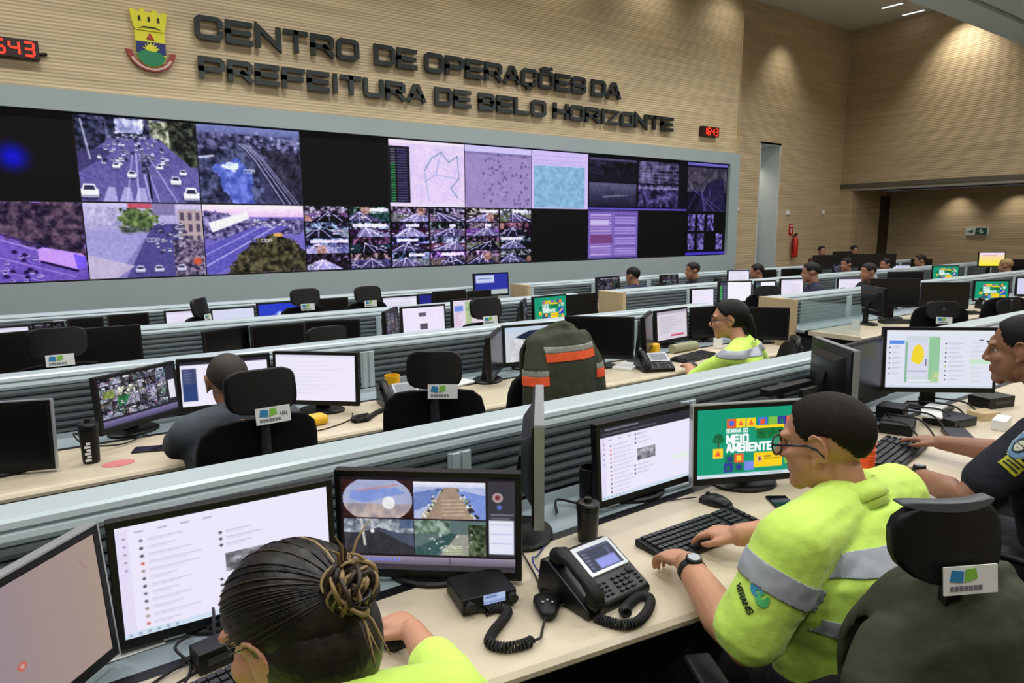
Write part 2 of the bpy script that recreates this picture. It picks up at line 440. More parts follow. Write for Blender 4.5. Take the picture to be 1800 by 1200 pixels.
def car(c, x, y, k, col=(225, 225, 245), dark=(60, 60, 90)):
    w = .028 * k; h = .034 * k
    c.disc(x, y + h * .7, w * 1.05, (40, 36, 60), .5, ry=h * .55)
    c.rect(x - w * .85, y - h * .1, x + w * .85, y + h * .85, col)
    c.poly([(x - w * .7, y), (x - w * .5, y - h * .7), (x + w * .5, y - h * .7), (x + w * .7, y)], col)
    c.poly([(x - w * .58, y + h * .05), (x - w * .42, y - h * .5), (x + w * .42, y - h * .5), (x + w * .58, y + h * .05)], dark)
    c.rect(x - w * .8, y + h * .6, x + w * .8, y + h * .8, dark, .5)
def avenue(seed, w=176, h=130):
    c = Cv(w, h, (96, 90, 150), seed); r = c.rng
    c.leaves(0, 0, 1, .36, (30, 30, 52), (104, 108, 150), 7); c.leaves(.3, 0, .56, .2, (120, 124, 180), (214, 214, 246), 8, .05)
    c.leaves(.58, 0, .8, .42, (52, 60, 44), (196, 200, 176), 6, .05); c.leaves(.76, 0, 1, .55, (24, 28, 30), (92, 100, 84), 6)
    c.leaves(0, .05, .24, .42, (24, 26, 44), (80, 84, 120), 6)
    c.poly([(.26, .26), (.66, .22), (1.1, .75), (1.1, 1), (-.1, 1), (-.1, .62)], (98, 92, 162)); c.grain(18, 4)
    c.poly([(0, .44), (.2, .36), (.28, .42), (0, .66)], (72, 66, 118), .85)
    for x0, x1, k in ((.44, .36, .5), (.47, .46, .7), (.5, .56, .7), (.52, .64, .5), (.56, .8, .5)): c.line(x0, .42, x1, 1.02, .014, (186, 186, 232), k)
    for x in (.17, .3, .42): c.poly([(x + .05, .82), (x + .1, .82), (x + .12, 1), (x, 1)], (196, 194, 238), .55)
    for _ in range(85):
        y = .2 + r.random() ** 1.3 * .36; x = .46 + (r.random() - .5) * (.3 + y * .7)
        q = r.random(); car(c, x, y, .3 + y * .8, ((216, 216, 246) if q < .5 else ((150, 150, 190) if q < .75 else (56, 52, 90))))
    for x, y, k in ((.3, .56, 1.3), (.42, .66, 1.6), (.79, .72, 1.9), (.66, .56, 1.2), (.86, .62, 1.3)): car(c, x, y, k, (226, 226, 250))
    car(c, .07, .86, 3., (222, 222, 246)); car(c, .92, .88, 2.9, (228, 228, 250))
    c.line(.05, .05, .1, .5, .014, (190, 190, 225), .75); c.line(.56, .66, .57, .95, .016, (30, 26, 46)); c.leaves(.5, .42, .58, .66, (30, 30, 60), (140, 140, 190), 4, .02)
    return c
def hillroad(seed, w=176, h=130, warm=False):
    c = Cv(w, h, (70, 70, 108), seed); r = c.rng
    c.vgrad((116, 124, 186), (84, 86, 132), 0, .2); c.leaves(0, .1, 1, .4, (44, 44, 74), (120, 120, 172), 6)
    for _ in range(14): c.rect(x := .4 + .6 * r.random(), y := .05 + .22 * r.random(), x + .03, y + .03, (170, 172, 215), .6)
    c.lpoly([(0, .32), (.42, .28), (.56, .5), (.62, 1), (0, 1)], (40, 42, 66), (98, 104, 150), 8); c.lpoly([(.55, .25), (1, .3), (1, 1), (.86, 1), (.7, .5)], (46, 44, 62), (78, 76, 104), 9)
    pts = [(.4, .22), (.48, .3), (.56, .42), (.66, .62), (.76, .82), (.86, 1.02)]
    for k, wd, col in ((0, .09, (56, 54, 84)), (-.03, .012, (168, 170, 215)), (.015, .01, (168, 170, 215)), (.05, .01, (150, 150, 196)), (.075, .012, (130, 128, 176))):
        for (x0, y0), (x1, y1) in zip(pts, pts[1:]): c.line(x0 + k * (.4 + y0), y0, x1 + k * (.4 + y1), y1, wd * (.5 + y0) if wd > .05 else wd, col, .8)
    c.lpoly([(.12, .52), (.38, .42), (.5, .6), (.5, 1), (.3, 1), (.2, .75)], (66, 84, 176), (110, 126, 226), 9); c.lpoly([(.2, .5), (.36, .44), (.34, .6)], (160, 176, 220), (200, 214, 245), 5)
    c.line(0, .42, .14, .39, .02, (200, 202, 235), .8); c.grain(16, 4); c.text('COP', .42, .55, .045, (215, 215, 235), .8, .14)
    return c
def bighighway(seed, w=176, h=130):
    c = Cv(w, h, (116, 84, 186), seed); r = c.rng
    c.vgrad((150, 110, 200), (96, 70, 150), 0, .4); c.lpoly([(0, 0), (1, 0), (1, .8), (.6, .55), (.2, .28), (0, .2)], (52, 42, 70), (118, 92, 112), 8)
    c.poly([(0, .3), (.4, .45), (1, .85), (1, 1), (0, 1)], (108, 80, 186)); c.grain(18, 4)
    c.line(0, .2, .35, .38, .016, (70, 52, 126)); c.line(.35, .38, 1, .74, .016, (70, 52, 126)); c.line(0, .26, 1, .8, .007, (206, 180, 245), .7)
    for k in (.5, .66, .84): c.line(0, k, .9, k + .46, .007, (190, 168, 240), .6)
    for _ in range(60):
        x = r.random() * .75; y = .36 + x * .5 + r.random() * .5; car(c, x, y, .75, (176, 156, 246) if r.random() < .45 else (50, 36, 96), (40, 28, 80))
    c.poly([(.64, .6), (.68, .57), (.96, .66), (.99, .7), (.98, .84), (.93, .86), (.64, .74)], (176, 128, 250)); c.poly([(.9, .66), (.99, .7), (.98, .84), (.92, .86)], (112, 80, 236)); c.line(.66, .75, .92, .88, .02, (40, 30, 70))
    return c
def junction(seed, w=176, h=130):
    c = Cv(w, h, (170, 164, 218), seed); r = c.rng
    c.vgrad((206, 196, 236), (150, 146, 205), 0, .5); c.leaves(.0, .02, .5, .36, (150, 146, 196), (206, 200, 236), 7, .1)
    c.lpoly([(.3, .1), (.4, .05), (.55, .1), (.62, .25), (.55, .38), (.42, .4), (.3, .3)], (44, 66, 40), (140, 160, 100), 5, .08); c.lpoly([(.26, .3), (.62, .34), (.6, .42), (.3, .4)], (50, 58, 60), (120, 130, 120), 5)
    c.poly([(.58, .28), (.84, .28), (.98, 1), (.2, 1)], (82, 78, 146)); c.poly([(0, .42), (.52, .38), (.3, 1), (0, 1)], (160, 156, 216), .7); c.poly([(0, .68), (.38, .84), (.22, 1), (0, 1)], (206, 192, 214), .7)
    c.rect(.78, .08, 1, .75, (186, 166, 172)); 
    for x in (.8, .87, .94):
        for y in (.12, .28, .44, .58): c.rect(x, y, x + .035, y + .11, (92, 80, 104))
    c.leaves(.72, .5, 1, 1, (46, 40, 70), (176, 156, 184), 4); c.rect(.36, .0, .56, .07, (196, 64, 84), .8); c.rect(.56, 0, .76, .16, (110, 100, 150), .7)
    for _ in range(46): car(c, .56 + r.random() * .3, .26 + r.random() * .4, .5 + .3 * r.random(), (226, 222, 250) if r.random() < .6 else (60, 54, 100))
    for x in (.42, .58, .78): car(c, x, .88, 1.7, (216, 214, 250))
    c.disc(.93, .8, .04, (226, 90, 50), .8); c.grain(16, 3); c.text('COP', .5, .47, .045, (240, 240, 250), .8, .14)
    return c
def hedgeway(seed, w=176, h=130):
    c = Cv(w, h, (110, 100, 190), seed); r = c.rng; c.vgrad((232, 204, 224), (196, 166, 214), 0, .18)
    c.lpoly([(0, .08), (.4, .2), (1, .22), (1, .42), (0, .5)], (56, 50, 92), (150, 140, 200), 5); c.poly([(.05, .26), (.42, .1), (.44, .2), (.08, .4)], (206, 204, 240))
    c.poly([(0, .62), (.5, .3), (.85, .3), (.1, 1), (0, 1)], (94, 86, 184)); c.line(.0, .88, .7, .32, .012, (196, 190, 244), .7); c.line(.0, .72, .58, .3, .009, (196, 190, 244), .6)
    for _ in range(24): car(c, .4 + r.random() * .45, .22 + r.random() * .12, .5, (226, 222, 248))
    c.lpoly([(.18, 1.02), (.3, .75), (.5, .5), (.68, .42), (.85, .5), (1.02, .7), (1.02, 1.02)], (44, 44, 34), (112, 104, 78), 7, .06); c.disc(.72, .44, .05, (236, 170, 70), .8, .03)
    c.grain(14, 4); c.text('COP', .55, .5, .045, (240, 240, 250), .8, .14)
    return c
def camgrid(n, m, seed, w=176, h=130, tintc=(190, 180, 240), k=.68, gap=.006):
    C_ = Cv(w, h, (14, 12, 24), seed); rr = np.random.default_rng(seed)
    for i in range(n):
        for j in range(m):
            c = Cv(max(12, w // n), max(10, h // m), tuple(60 + rr.random(3) * 120), seed * 31 + i * 7 + j)
            c.leaves(0, 0, 1, .45, tuple(30 + rr.random(3) * 60), tuple(120 + rr.random(3) * 120), 6)
            vx = .2 + .6 * rr.random(); b0 = rr.random() * .5; g = 70 + rr.random() * 100
            c.poly([(vx - .08, .35), (vx + .08, .35), (b0 + .8, 1), (b0 - .2, 1)], (g, g, g * 1.15))
            for q in range(3): c.line(vx, .35, b0 + q * .3 - .1, 1, .02, (235, 235, 245), .7)
            if rr.random() < .5: c.rect(rr.random() * .6, .1, rr.random() * .4 + .6, .3, (235, 230, 250), .8)
            for _ in range(5): car(c, rr.random(), .45 + rr.random() * .4, 1.6 + rr.random(), (220, 220, 235), (30, 30, 50))
            if rr.random() < .3: c.disc(rr.random(), rr.random(), .12, (240, 160, 60), .8)
            c.grain(44, 3); c.tint(tintc, k); c.a = np.clip((c.a - 96) * 1.7 + 74, 0, 255)
            C_.paste(c, i / n + gap, j / m + gap, (i + 1) / n - gap, (j + 1) / m - gap)
    return C_
def mapview(seed, w=176, h=130, bg=(226, 206, 250), side=True):
    c = Cv(w, h, bg, seed); r = c.rng
    c.grain(14, 14)
    for _ in range(46):
        x, y, a, l = r.random(), r.random(), r.random() * 6.3, .1 + .2 * r.random(); c.line(x, y, x + l * math.cos(a), y + l * math.sin(a), .006, (186, 160, 220), .5)
    pts = [(.45, .45), (.55, .25), (.68, .15), (.78, .3), (.9, .2), (.92, .55), (.8, .7), (.9, .85)]
    for p, q in zip(pts, pts[1:]): c.line(*p, *q, .012, (96, 140, 160), .8)
    for p, q in (((.45, .45), (.5, .9)), ((.68, .15), (.6, .5)), ((.6, .5), (.9, .55)), ((.6, .5), (.45, .62))): c.line(*p, *q, .009, (120, 160, 200), .7)
    if side:
        c.rect(0, .1, .26, 1, (22, 20, 34)); c.rect(0, 0, 1, .05, (240, 226, 255))
        for i in range(22):
            y = .14 + i * .038; c.rect(.02, y, .08, y + .018, (60, 170, 90) if i > 5 else (120, 120, 140)); c.rect(.1, y, .23, y + .014, (110, 104, 180), .8)
        c.rect(0, .94, 1, 1, (230, 215, 250))
    return c
def mapgrey(seed, w=176, h=130):
    c = Cv(w, h, (158, 140, 196), seed); c.grain(12, 10); r = c.rng
    for _ in range(90):
        x = .25 + .7 * r.random(); c.disc(x, r.random(), .01 + .01 * r.random(), (96, 84, 136), .7)
    c.rect(0, 0, 1, .1, (206, 196, 250)); c.rect(0, .1, 1, .14, (120, 110, 160), .6)
    return c
def mapteal(seed, w=176, h=130):
    c = Cv(w, h, (206, 190, 246), seed); r = c.rng
    t = Cv(w, h, (136, 180, 214), seed); t.grain(34, 10, tint=(.6, 1, .8))
    for _ in range(60): t.disc(r.random(), r.random(), .012, (90, 150, 170), .6)
    c.paste(t, .04, .26, .94, .98)
    for y in (.08, .16, .21): c.rect(.04, y, .9, y + .012, (170, 150, 220), .7)
    return c
def quad(seed, w=256, h=94):
    c = Cv(w, h, (20, 18, 34), seed)
    a = Cv(100, 44, (40, 38, 56), seed); a.leaves(0, .1, 1, .7, (22, 22, 34), (60, 60, 86), 9); a.rect(0, .0, 1, .08, (130, 120, 170), .6)
    b = Cv(100, 44, (70, 66, 100), seed + 1); b.leaves(0, 0, 1, 1, (40, 38, 60), (120, 110, 160), 10)
    for k in range(6): b.line(0, .3 + k * .12, 1, .1 + k * .2, .02, (150, 140, 190), .4)
    d = Cv(100, 44, (52, 52, 78), seed + 2); d.vgrad((92, 92, 128), (44, 44, 70)); d.line(.3, .6, .8, .5, .03, (150, 150, 185), .5); d.grain(10, 8)
    e = Cv(100, 44, (46, 44, 72), seed + 3); e.leaves(0, 0, 1, 1, (30, 28, 54), (104, 92, 160), 8); e.rect(0, .08, 1, .2, (170, 160, 200), .5)
    c.paste(a, .01, .06, .46, .48); c.paste(b, .48, .06, .9, .48); c.paste(d, .01, .5, .46, .94); c.paste(e, .48, .5, .9, .94)
    c.rect(0, .96, 1, 1, (96, 84, 200)); c.rect(.9, 0, 1, .96, (30, 26, 48))
    return c
def darkroad(seed, w=176, h=130):
    c = Cv(w, h, (36, 32, 60), seed); c.leaves(0, .1, 1, .6, (60, 56, 70), (96, 88, 110), 9); c.poly([(.5, .4), (.9, .3), (1, 1), (.2, 1)], (50, 46, 84))
    for _ in range(8): c.line(c.rng.random(), .5, c.rng.random(), 1, .012, (110, 104, 190), .5)
    c.rect(0, 0, 1, .06, (104, 96, 190)); return c.grain(14, 5)
def plist(seed, w=176, h=130):
    c = Cv(w, h, (92, 72, 150), seed); c.rect(.02, .04, .98, .96, (128, 104, 186))
    for i in range(16):
        y = .08 + i * .054; c.rect(.05, y, .45, y + .03, (170, 140, 210) if i % 3 else (206, 180, 235), .8); c.rect(.52, y, .95, y + .028, (176, 160, 230) if i % 4 else (96, 76, 160), .8)
    c.rect(.05, .5, .48, .68, (120, 70, 130)); c.rect(.05, .2, .4, .3, (206, 196, 236), .8)
    return c
def peoplecams(seed, w=176, h=130):
    c = Cv(w, h, (18, 15, 34), seed)
    for i in range(4):
        for j in range(2):
            if (i + j) % 4 == 3: continue
            k = Cv(30, 40, (58, 52, 110), seed + i * 3 + j); k.leaves(0, 0, 1, 1, (36, 30, 70), (130, 120, 200), 6); c.paste(k, .04 + i * .24, .06 + j * .44, .22 + i * .24, .44 + j * .44)
    c.rect(0, .93, 1, 1, (70, 56, 190)); return c
def blueblob(seed, w=176, h=130):
    c = Cv(w, h, (3, 3, 8), seed); d = np.hypot((c.X - .54) * 1.31, c.Y - .52); c.put(np.exp(-(d / .17) ** 2), (22, 16, 215)); return c
def plain(col, w=40, h=24): return Cv(w, h, col)

AV = ((40, 40, 50), (150, 130, 120), (200, 90, 60), (90, 100, 120), (60, 60, 66))
def mailui(seed, w=200, h=120, thumb=(.47, .44), dark_top=False):
    c = Cv(w, h, (236, 230, 250), seed); r = c.rng
    if dark_top: c.rect(0, 0, 1, .14, (46, 42, 52)); c.rect(.05, .03, .4, .05, (130, 126, 140)); c.rect(.02, .09, .6, .105, (96, 92, 110))
    y0 = .2 if dark_top else .08
    c.rect(0, y0 - .05, .055, 1, (228, 220, 246)); c.rows(.13, y0 + .06, .38, 12, (.9 - y0) / 12, (150, 140, 170), .5, .007, AV)
    for i in range(5): c.rect(.03, y0 + .02 + i * .07, .042, y0 + .035 + i * .07, (120, 110, 140), .8)
    for i in range(4): c.rect(.08 + i * .1, y0 - .02, .12 + i * .1, y0 - .005, (150, 140, 160), .6)
    tx, ty = thumb
    t = Cv(40, 24, (130, 130, 138), seed); t.leaves(0, 0, 1, 1, (84, 84, 92), (196, 196, 206), 8); c.paste(t, tx, ty, tx + .2, ty + .17)
    c.rows(tx + .01, ty - .22, tx + .2, 3, .06, (130, 120, 150), .5, .007, AV[:1]); c.rows(tx, ty + .22, tx + .22, 3, .055, (130, 120, 150), .5, .007, AV[:1])
    c.rect(.78, .62, .96, .7, (226, 240, 226), .8); c.rect(0, .945, 1, 1, (206, 222, 238))
    for i in range(6): c.rect(.02 + i * .04, .96, .035 + i * .04, .985, (150, 160, 190), .8)
    return c
def mailui_plain(seed, w=110, h=66):
    c = Cv(w, h, (238, 232, 250), seed); c.rows(.06, .14, .9, 9, .085, (190, 182, 210), .35, .012); c.rect(0, 0, 1, .06, (226, 220, 240)); return c
def cctv4(seed, w=220, h=128):
    c = Cv(w, h, (30, 22, 28), seed); r = c.rng
    a = Cv(90, 50, (34, 20, 22), seed); a.disc(.5, .52, .52, (166, 172, 206), 1, .62)
    a.leaves(.0, .62, 1, 1, (150, 140, 150), (196, 176, 168), 8); a.put(((((a.X - .5) / .5) ** 2 + ((a.Y - .52) / .62) ** 2) > 1).astype(float), (52, 26, 24))
    a.poly([(.12, .28), (.8, .2), (.9, .35), (.3, .6), (.1, .5)], (120, 146, 216), .8); a.disc(.66, .6, .09, (240, 240, 240), .9); a.line(.2, .3, .8, .12, .03, (206, 120, 120), .5); a.grain(14, 6)
    b = Cv(90, 50, (176, 186, 222), seed); b.poly([(.45, .1), (.6, .1), (.95, 1), (.1, 1)], (160, 138, 122)); b.poly([(.6, .2), (1, .35), (1, 1), (.85, 1)], (122, 146, 214))
    b.poly([(0, .3), (.4, .15), (.25, .6), (0, .8)], (108, 130, 190)); b.vgrad((236, 236, 246), (206, 210, 236), 0, .14)
    for _ in range(60):
        y = .2 + r.random() * .75; s_ = r.choice([-1, 1]); x = .5 + s_ * (.06 + .32 * y) + (r.random() - .5) * .08; b.disc(x, y, .012 + .012 * y, [(40, 40, 40), (230, 230, 230), (90, 110, 60), (200, 190, 160)][r.integers(4)], .9)
    for k in range(5): b.line(.4, .5 + k * .1, .7, .47 + k * .1, .018, (210, 190, 160), .7)
    b.grain(16, 4)
    d = Cv(90, 50, (62, 62, 70), seed + 1); d.leaves(0, 0, 1, .4, (90, 96, 110), (190, 196, 206), 6); d.poly([(.1, .45), (.5, .25), (1, .55), (1, 1), (0, 1)], (50, 50, 56)); d.poly([(.45, .28), (1, .45), (1, .8)], (74, 80, 100)); d.line(.25, 0, .29, .75, .035, (196, 196, 190)); d.disc(.4, .35, .03, (226, 226, 220)); d.grain(14, 5); d.rect(.8, 0, 1, .25, (60, 84, 120), .7)
    e = Cv(90, 50, (92, 112, 112), seed + 2); e.leaves(0, 0, .5, .4, (66, 86, 70), (160, 180, 170), 6); e.poly([(0, .8), (.5, .35), (.62, .4), (.3, 1), (0, 1)], (56, 86, 86)); e.poly([(.35, 1), (.6, .4), (.8, .4), (.75, 1)], (150, 150, 140)); e.leaves(.76, .1, 1, 1, (30, 44, 26), (110, 120, 96), 5)
    for k in range(4): e.line(.4, .75 + k * .07, .66, .72 + k * .07, .02, (200, 210, 170), .8)
    for _ in range(24): e.disc(.2 + r.random() * .6, .3 + r.random() * .6, .014, (220, 220, 220), .8)
    e.grain(16, 4)
    c.paste(a, .015, .04, .415, .44); c.paste(b, .425, .05, .835, .44); c.paste(d, .015, .46, .42, .83); c.paste(e, .425, .46, .835, .83)
    c.rect(.845, .03, 1, .83, (56, 54, 62)); c.rect(.85, .44, .99, .8, (226, 228, 244)); c.disc(.9, .2, .03, (170, 150, 150)); c.disc(.9, .2, .015, (120, 50, 50)); c.disc(.91, .3, .014, (90, 110, 190))
    for k in range(3): c.rect(.86, .48 + k * .1, .98, .49 + k * .1, (150, 170, 210), .7)
    c.rect(.86, .37, .99, .39, (110, 108, 120)); c.rect(.86, .41, .97, .425, (110, 108, 120))
    c.vgrad((150, 140, 160), (96, 90, 104), .85, .94); c.rect(0, .94, 1, 1, (60, 56, 62))
    for k in range(9): c.rect(.12 + k * .025, .875, .135 + k * .025, .905, (120, 126, 235))
    c.rect(.62, .86, .625, .93, (60, 60, 70)); return c
def greenposter(seed, w=200, h=120):
    """green wallpaper announcing the environment week"""
    c = Cv(w, h, (18, 152, 116), seed); cols = [(236, 92, 40), (250, 212, 40), (70, 110, 220), (126, 190, 70), (50, 60, 150), (236, 100, 60), (24, 120, 84), (120, 140, 230)]
    def icon(x, y, k, s_=.075):
        c.rect(x, y, x + s_, y + s_ * w / h, cols[k % 8]); f = cols[(k * 3 + 2) % 8]
        if k % 3 == 0: c.disc(x + s_ / 2, y + s_ * .8, s_ * .3, f)
        elif k % 3 == 1: c.poly([(x + s_ * .2, y + s_ * 1.3), (x + s_ / 2, y + s_ * .25), (x + s_ * .8, y + s_ * 1.3)], f)
        else: c.rect(x + s_ * .25, y + s_ * .35, x + s_ * .75, y + s_ * 1.3, f)
    for k, (x, kk) in enumerate(((.25, 0), (.33, 1), (.42, 1), (.52, 2), (.61, 3), (.69, 4), (.77, 5))): icon(x, .15, kk, .08)
    c.rect(.5, .265, .75, .33, (250, 216, 30)); c.leaves(.5, .3, .75, .47, (14, 96, 50), (30, 130, 66), 5, .02)
    c.text('SEMANA DO', .25, .3, .05, (255, 255, 255), .5, .22)
    c.text('MEIO', .255, .39, .105, (255, 255, 255), .6, .28); c.text('AMBIENTE', .255, .52, .105, (255, 255, 255), .6, .28)
    c.text('DE', .77, .365, .04, (255, 255, 255), .6, .24); c.text('12', .84, .3, .1, (255, 255, 255), .6, .28)
    c.disc(.18, .42, .04, (16, 100, 60)); c.line(.18, .42, .18, .56, .012, (70, 60, 40)); c.disc(.155, .45, .025, (16, 110, 60)); c.disc(.205, .45, .025, (16, 110, 60))
    icon(.135, .57, 1, .085); icon(.24, .67, 6, .08); icon(.32, .66, 5, .08); icon(.23, .79, 4, .08); icon(.32, .79, 6, .08); icon(.41, .78, 7, .08)
    c.rect(.49, .66, .74, .88, (250, 208, 30)); c.rect(.52, .72, .56, .8, (226, 180, 160)); c.rect(.53, .73, .55, .78, (120, 60, 60)); c.rect(.58, .715, .64, .735, (120, 90, 20)); c.rect(.58, .75, .72, .765, (120, 90, 20), .6)
    c.rect(.75, .47, .92, .72, (50, 70, 200)); c.line(.78, .66, .88, .52, .035, (250, 210, 60)); icon(.76, .75, 3, .06); icon(.84, .75, 1, .08)
    c.rect(0, .945, 1, 1, (214, 224, 236)); c.rect(.55, .96, .75, .985, (170, 186, 190), .7)
    return c
def chatmap(seed, w=210, h=124):
    c = Cv(w, h, (224, 226, 240), seed); c.rect(0, 0, 1, .07, (226, 228, 238)); c.rect(.0, .07, .17, 1, (222, 226, 240))
    c.rect(.03, .18, .17, .24, (90, 140, 230)); c.rows(.06, .29, .16, 6, .09, (130, 136, 160), .6, .009, AV[-2:])
    c.rect(.18, .1, .5, .92, (206, 216, 222)); c.rect(.4, .12, .5, .9, (146, 200, 156)); c.rect(.18, .2, .2, .9, (130, 180, 150)); c.rect(.21, .2, .39, .8, (216, 216, 236)); c.disc(.3, .42, .055, (240, 214, 50), 1, .17); c.disc(.27, .5, .035, (240, 214, 50)); c.rect(.37, .5, .38, .62, (90, 90, 120))
    c.rect(.21, .7, .38, .72, (160, 170, 190)); c.rect(.21, .86, .42, .89, (236, 238, 244)); c.leaves(.42, .7, .5, .9, (150, 200, 150), (216, 216, 150), 9)
    c.rows(.58, .22, .75, 9, .078, (140, 146, 170), .6, .008, ((60, 90, 60), (190, 180, 60), (40, 50, 60), (150, 150, 150), (40, 60, 110)))
    c.rect(.78, .5, .97, .58, (200, 230, 204)); c.rows(.79, .2, .96, 4, .075, (170, 176, 190), .5, .01); c.rows(.79, .64, .96, 4, .075, (170, 190, 176), .5, .01); c.rect(.86, .16, .9, .175, (40, 40, 50))
    c.rect(0, .965, 1, 1, (200, 210, 226)); return c
def warmblank(seed, w=150, h=96):
    c = Cv(w, h, (158, 146, 158), seed); t = c.X[..., None]; c.a = np.array((136, 124, 144)) * (1 - t) + np.array((166, 144, 132)) * t
    c.disc(.1, .72, .09, (206, 204, 214), .5); c.rect(.3, .64, .36, .76, (214, 90, 50)); c.disc(.33, .66, .035, (230, 110, 70)); c.disc(.55, .62, .02, (200, 90, 60)); c.disc(.55, .62, .01, (190, 170, 170)); c.line(.3, .93, .5, .86, .022, (96, 70, 190)); c.disc(.43, .7, .012, (140, 110, 130))
    c.rows(.2, .82, .45, 2, .05, (120, 108, 130), .5, .008); c.line(.9, .15, .94, .25, .008, (150, 120, 120), .6); return c
def cctvwall(seed, w=140, h=84):
    c = camgrid(6, 5, seed, w, int(h * .85), (200, 200, 215), .8, .004); o = Cv(w, h, (40, 38, 50), seed); o.paste(c, 0, 0, .88, .82)
    k = camgrid(1, 1, seed + 3, 60, 50, (210, 210, 220), .6); o.paste(k, .22, .22, .5, .62); o.rect(.9, .32, .99, .72, (226, 226, 240)); o.leaves(.04, .26, .18, .4, (60, 76, 40), (160, 180, 90), 5)
    o.vgrad((128, 118, 170), (84, 76, 110), .84, .96); return o
def navui(seed, w=110, h=66):
    c = Cv(w, h, (238, 234, 250), seed); c.rect(0, 0, 1, .08, (40, 36, 52)); c.rect(.02, .16, .18, .5, (62, 70, 110)); c.rect(.02, .5, .18, .88, (44, 66, 120)); c.rows(.04, .2, .16, 5, .06, (150, 160, 210), .7, .012); c.rows(.26, .18, .9, 6, .11, (200, 194, 216), .4, .012); return c
def capphoto(seed, w=90, h=64):
    c = Cv(w, h, (206, 208, 216), seed); c.vgrad((190, 206, 228), (206, 212, 222), 0, .3); c.leaves(.1, .35, .8, 1, (196, 196, 204), (226, 226, 230), 9)
    c.poly([(.18, .3), (.45, .12), (.8, .12), (.95, .35), (.7, .5), (.3, .36)], (26, 36, 66)); c.text('BH', .6, .22, .14, (230, 235, 240), .7, .22); c.leaves(.3, .38, .7, .75, (120, 96, 80), (170, 150, 140), 6, .08); return c
def twopics(seed, w=64, h=40):
    c = Cv(w, h, (236, 228, 250), seed); c.rect(.38, .2, .55, .34, (96, 90, 104)); c.rect(.4, .6, .58, .82, (84, 80, 92)); c.grain(6, 3); return c
def mapui(seed, w=64, h=40):
    c = Cv(w, h, (220, 206, 220), seed); c.rect(.0, 0, .26, 1, (226, 214, 234)); c.rect(.03, .2, .22, .4, (110, 140, 220)); c.rows(.04, .46, .22, 5, .1, (200, 120, 140), .7, .02); c.leaves(.26, .08, .4, 1, (126, 170, 130), (190, 200, 150), 6); return c
def bluedesk(seed, w=50, h=30): return Cv(w, h, (40, 60, 200), seed).disc(.5, .5, .07, (190, 210, 250)).line(.1, .9, .5, .4, .02, (90, 130, 240)).line(.5, .4, .95, .8, .02, (90, 130, 240)).grain(10, 8)
def bluebox(seed, w=50, h=30): return Cv(w, h, (40, 50, 160), seed).rect(.04, .06, .58, .42, (196, 206, 236)).rect(.1, .2, .5, .24, (90, 100, 170)).rect(.4, .76, .98, 1, (180, 190, 190))
def whitecard(seed, w=60, h=36): return Cv(w, h, (236, 230, 248), seed).rect(0, .0, 1, .12, (216, 210, 234)).rect(.5, .3, .85, .8, (226, 220, 236)).rows(.08, .2, .9, 6, .12, (180, 170, 196), .5, .02)
def greenlist(seed, w=60, h=36):
    c = Cv(w, h, (242, 240, 250), seed); c.rect(0, .0, .26, 1, (60, 60, 80))
    for i in range(8): c.rect(.03, .2 + i * .09, .1, .26 + i * .09, (70, 190, 90)); c.rect(.13, .2 + i * .09, .22, .25 + i * .09, (110, 110, 140))
    return c
def calui(seed, w=64, h=40): return Cv(w, h, (216, 208, 220), seed).rect(0, 0, 1, .1, (180, 172, 190)).rows(.1, .2, .9, 6, .1, (150, 140, 160), .5, .02).rect(.45, .84, .88, .9, (200, 60, 90))
def yellowgrad(seed, w=50, h=30): return Cv(w, h, (250, 220, 200), seed).vgrad((250, 216, 200), (250, 236, 40), .15, 1).rect(0, 0, 1, .18, (240, 220, 236)).rect(.15, .2, .7, .26, (200, 150, 170))
def darkcctv(seed, w=50, h=32): return camgrid(3, 3, seed, w, h, (120, 120, 130), .8)

def screen_mat():
    m = bpy.data.materials.new('lit_display'); m.use_nodes = True
    nt = m.node_tree; b = nt.nodes['Principled BSDF']
    a = nt.nodes.new('ShaderNodeVertexColor'); a.layer_name = 'Col'
    b.inputs['Base Color'].default_value = (.004, .004, .005, 1); b.inputs['Roughness'].default_value = .5; b.inputs['Specular IOR Level'].default_value = .12
    nt.links.new(a.outputs['Color'], b.inputs['Emission Color']); b.inputs['Emission Strength'].default_value = 1.0
    return m
M_screen = screen_mat()
def picture_mesh(name, cv, w, h):
    """flat display of size w x h in the local XZ plane facing -Y, its colours held by the mesh"""
    n, m = cv.w, cv.h
    xs = (np.arange(n) / (n - 1) - .5) * w; zs = (.5 - np.arange(m) / (m - 1)) * h
    co = np.zeros((m, n, 3)); co[..., 0] = xs[None]; co[..., 2] = zs[:, None]
    i = (np.arange(m - 1)[:, None] * n + np.arange(n - 1)[None]).ravel()
    q = np.stack([i, i + n, i + n + 1, i + 1], 1)
    me = bpy.data.meshes.new(name)
    me.vertices.add(n * m); me.vertices.foreach_set('co', co.ravel())
    k = len(q); me.loops.add(k * 4); me.loops.foreach_set('vertex_index', q.ravel().astype(np.int32))
    me.polygons.add(k); me.polygons.foreach_set('loop_start', np.arange(0, k * 4, 4, dtype=np.int32))
    try: me.polygons.foreach_set('loop_total', np.full(k, 4, np.int32))
    except Exception: pass
    me.update(calc_edges=True)
    at = me.color_attributes.new('Col', 'FLOAT_COLOR', 'POINT')
    a = np.clip(cv.a, 0, 255) / 255; lin = np.where(a <= .04045, a / 12.92, ((a + .055) / 1.055) ** 2.4)
    c4 = np.ones((m * n, 4)); c4[:, :3] = lin.reshape(-1, 3); at.data.foreach_set('color', c4.ravel().astype(np.float32))
    me.materials.append(M_screen)
    return me
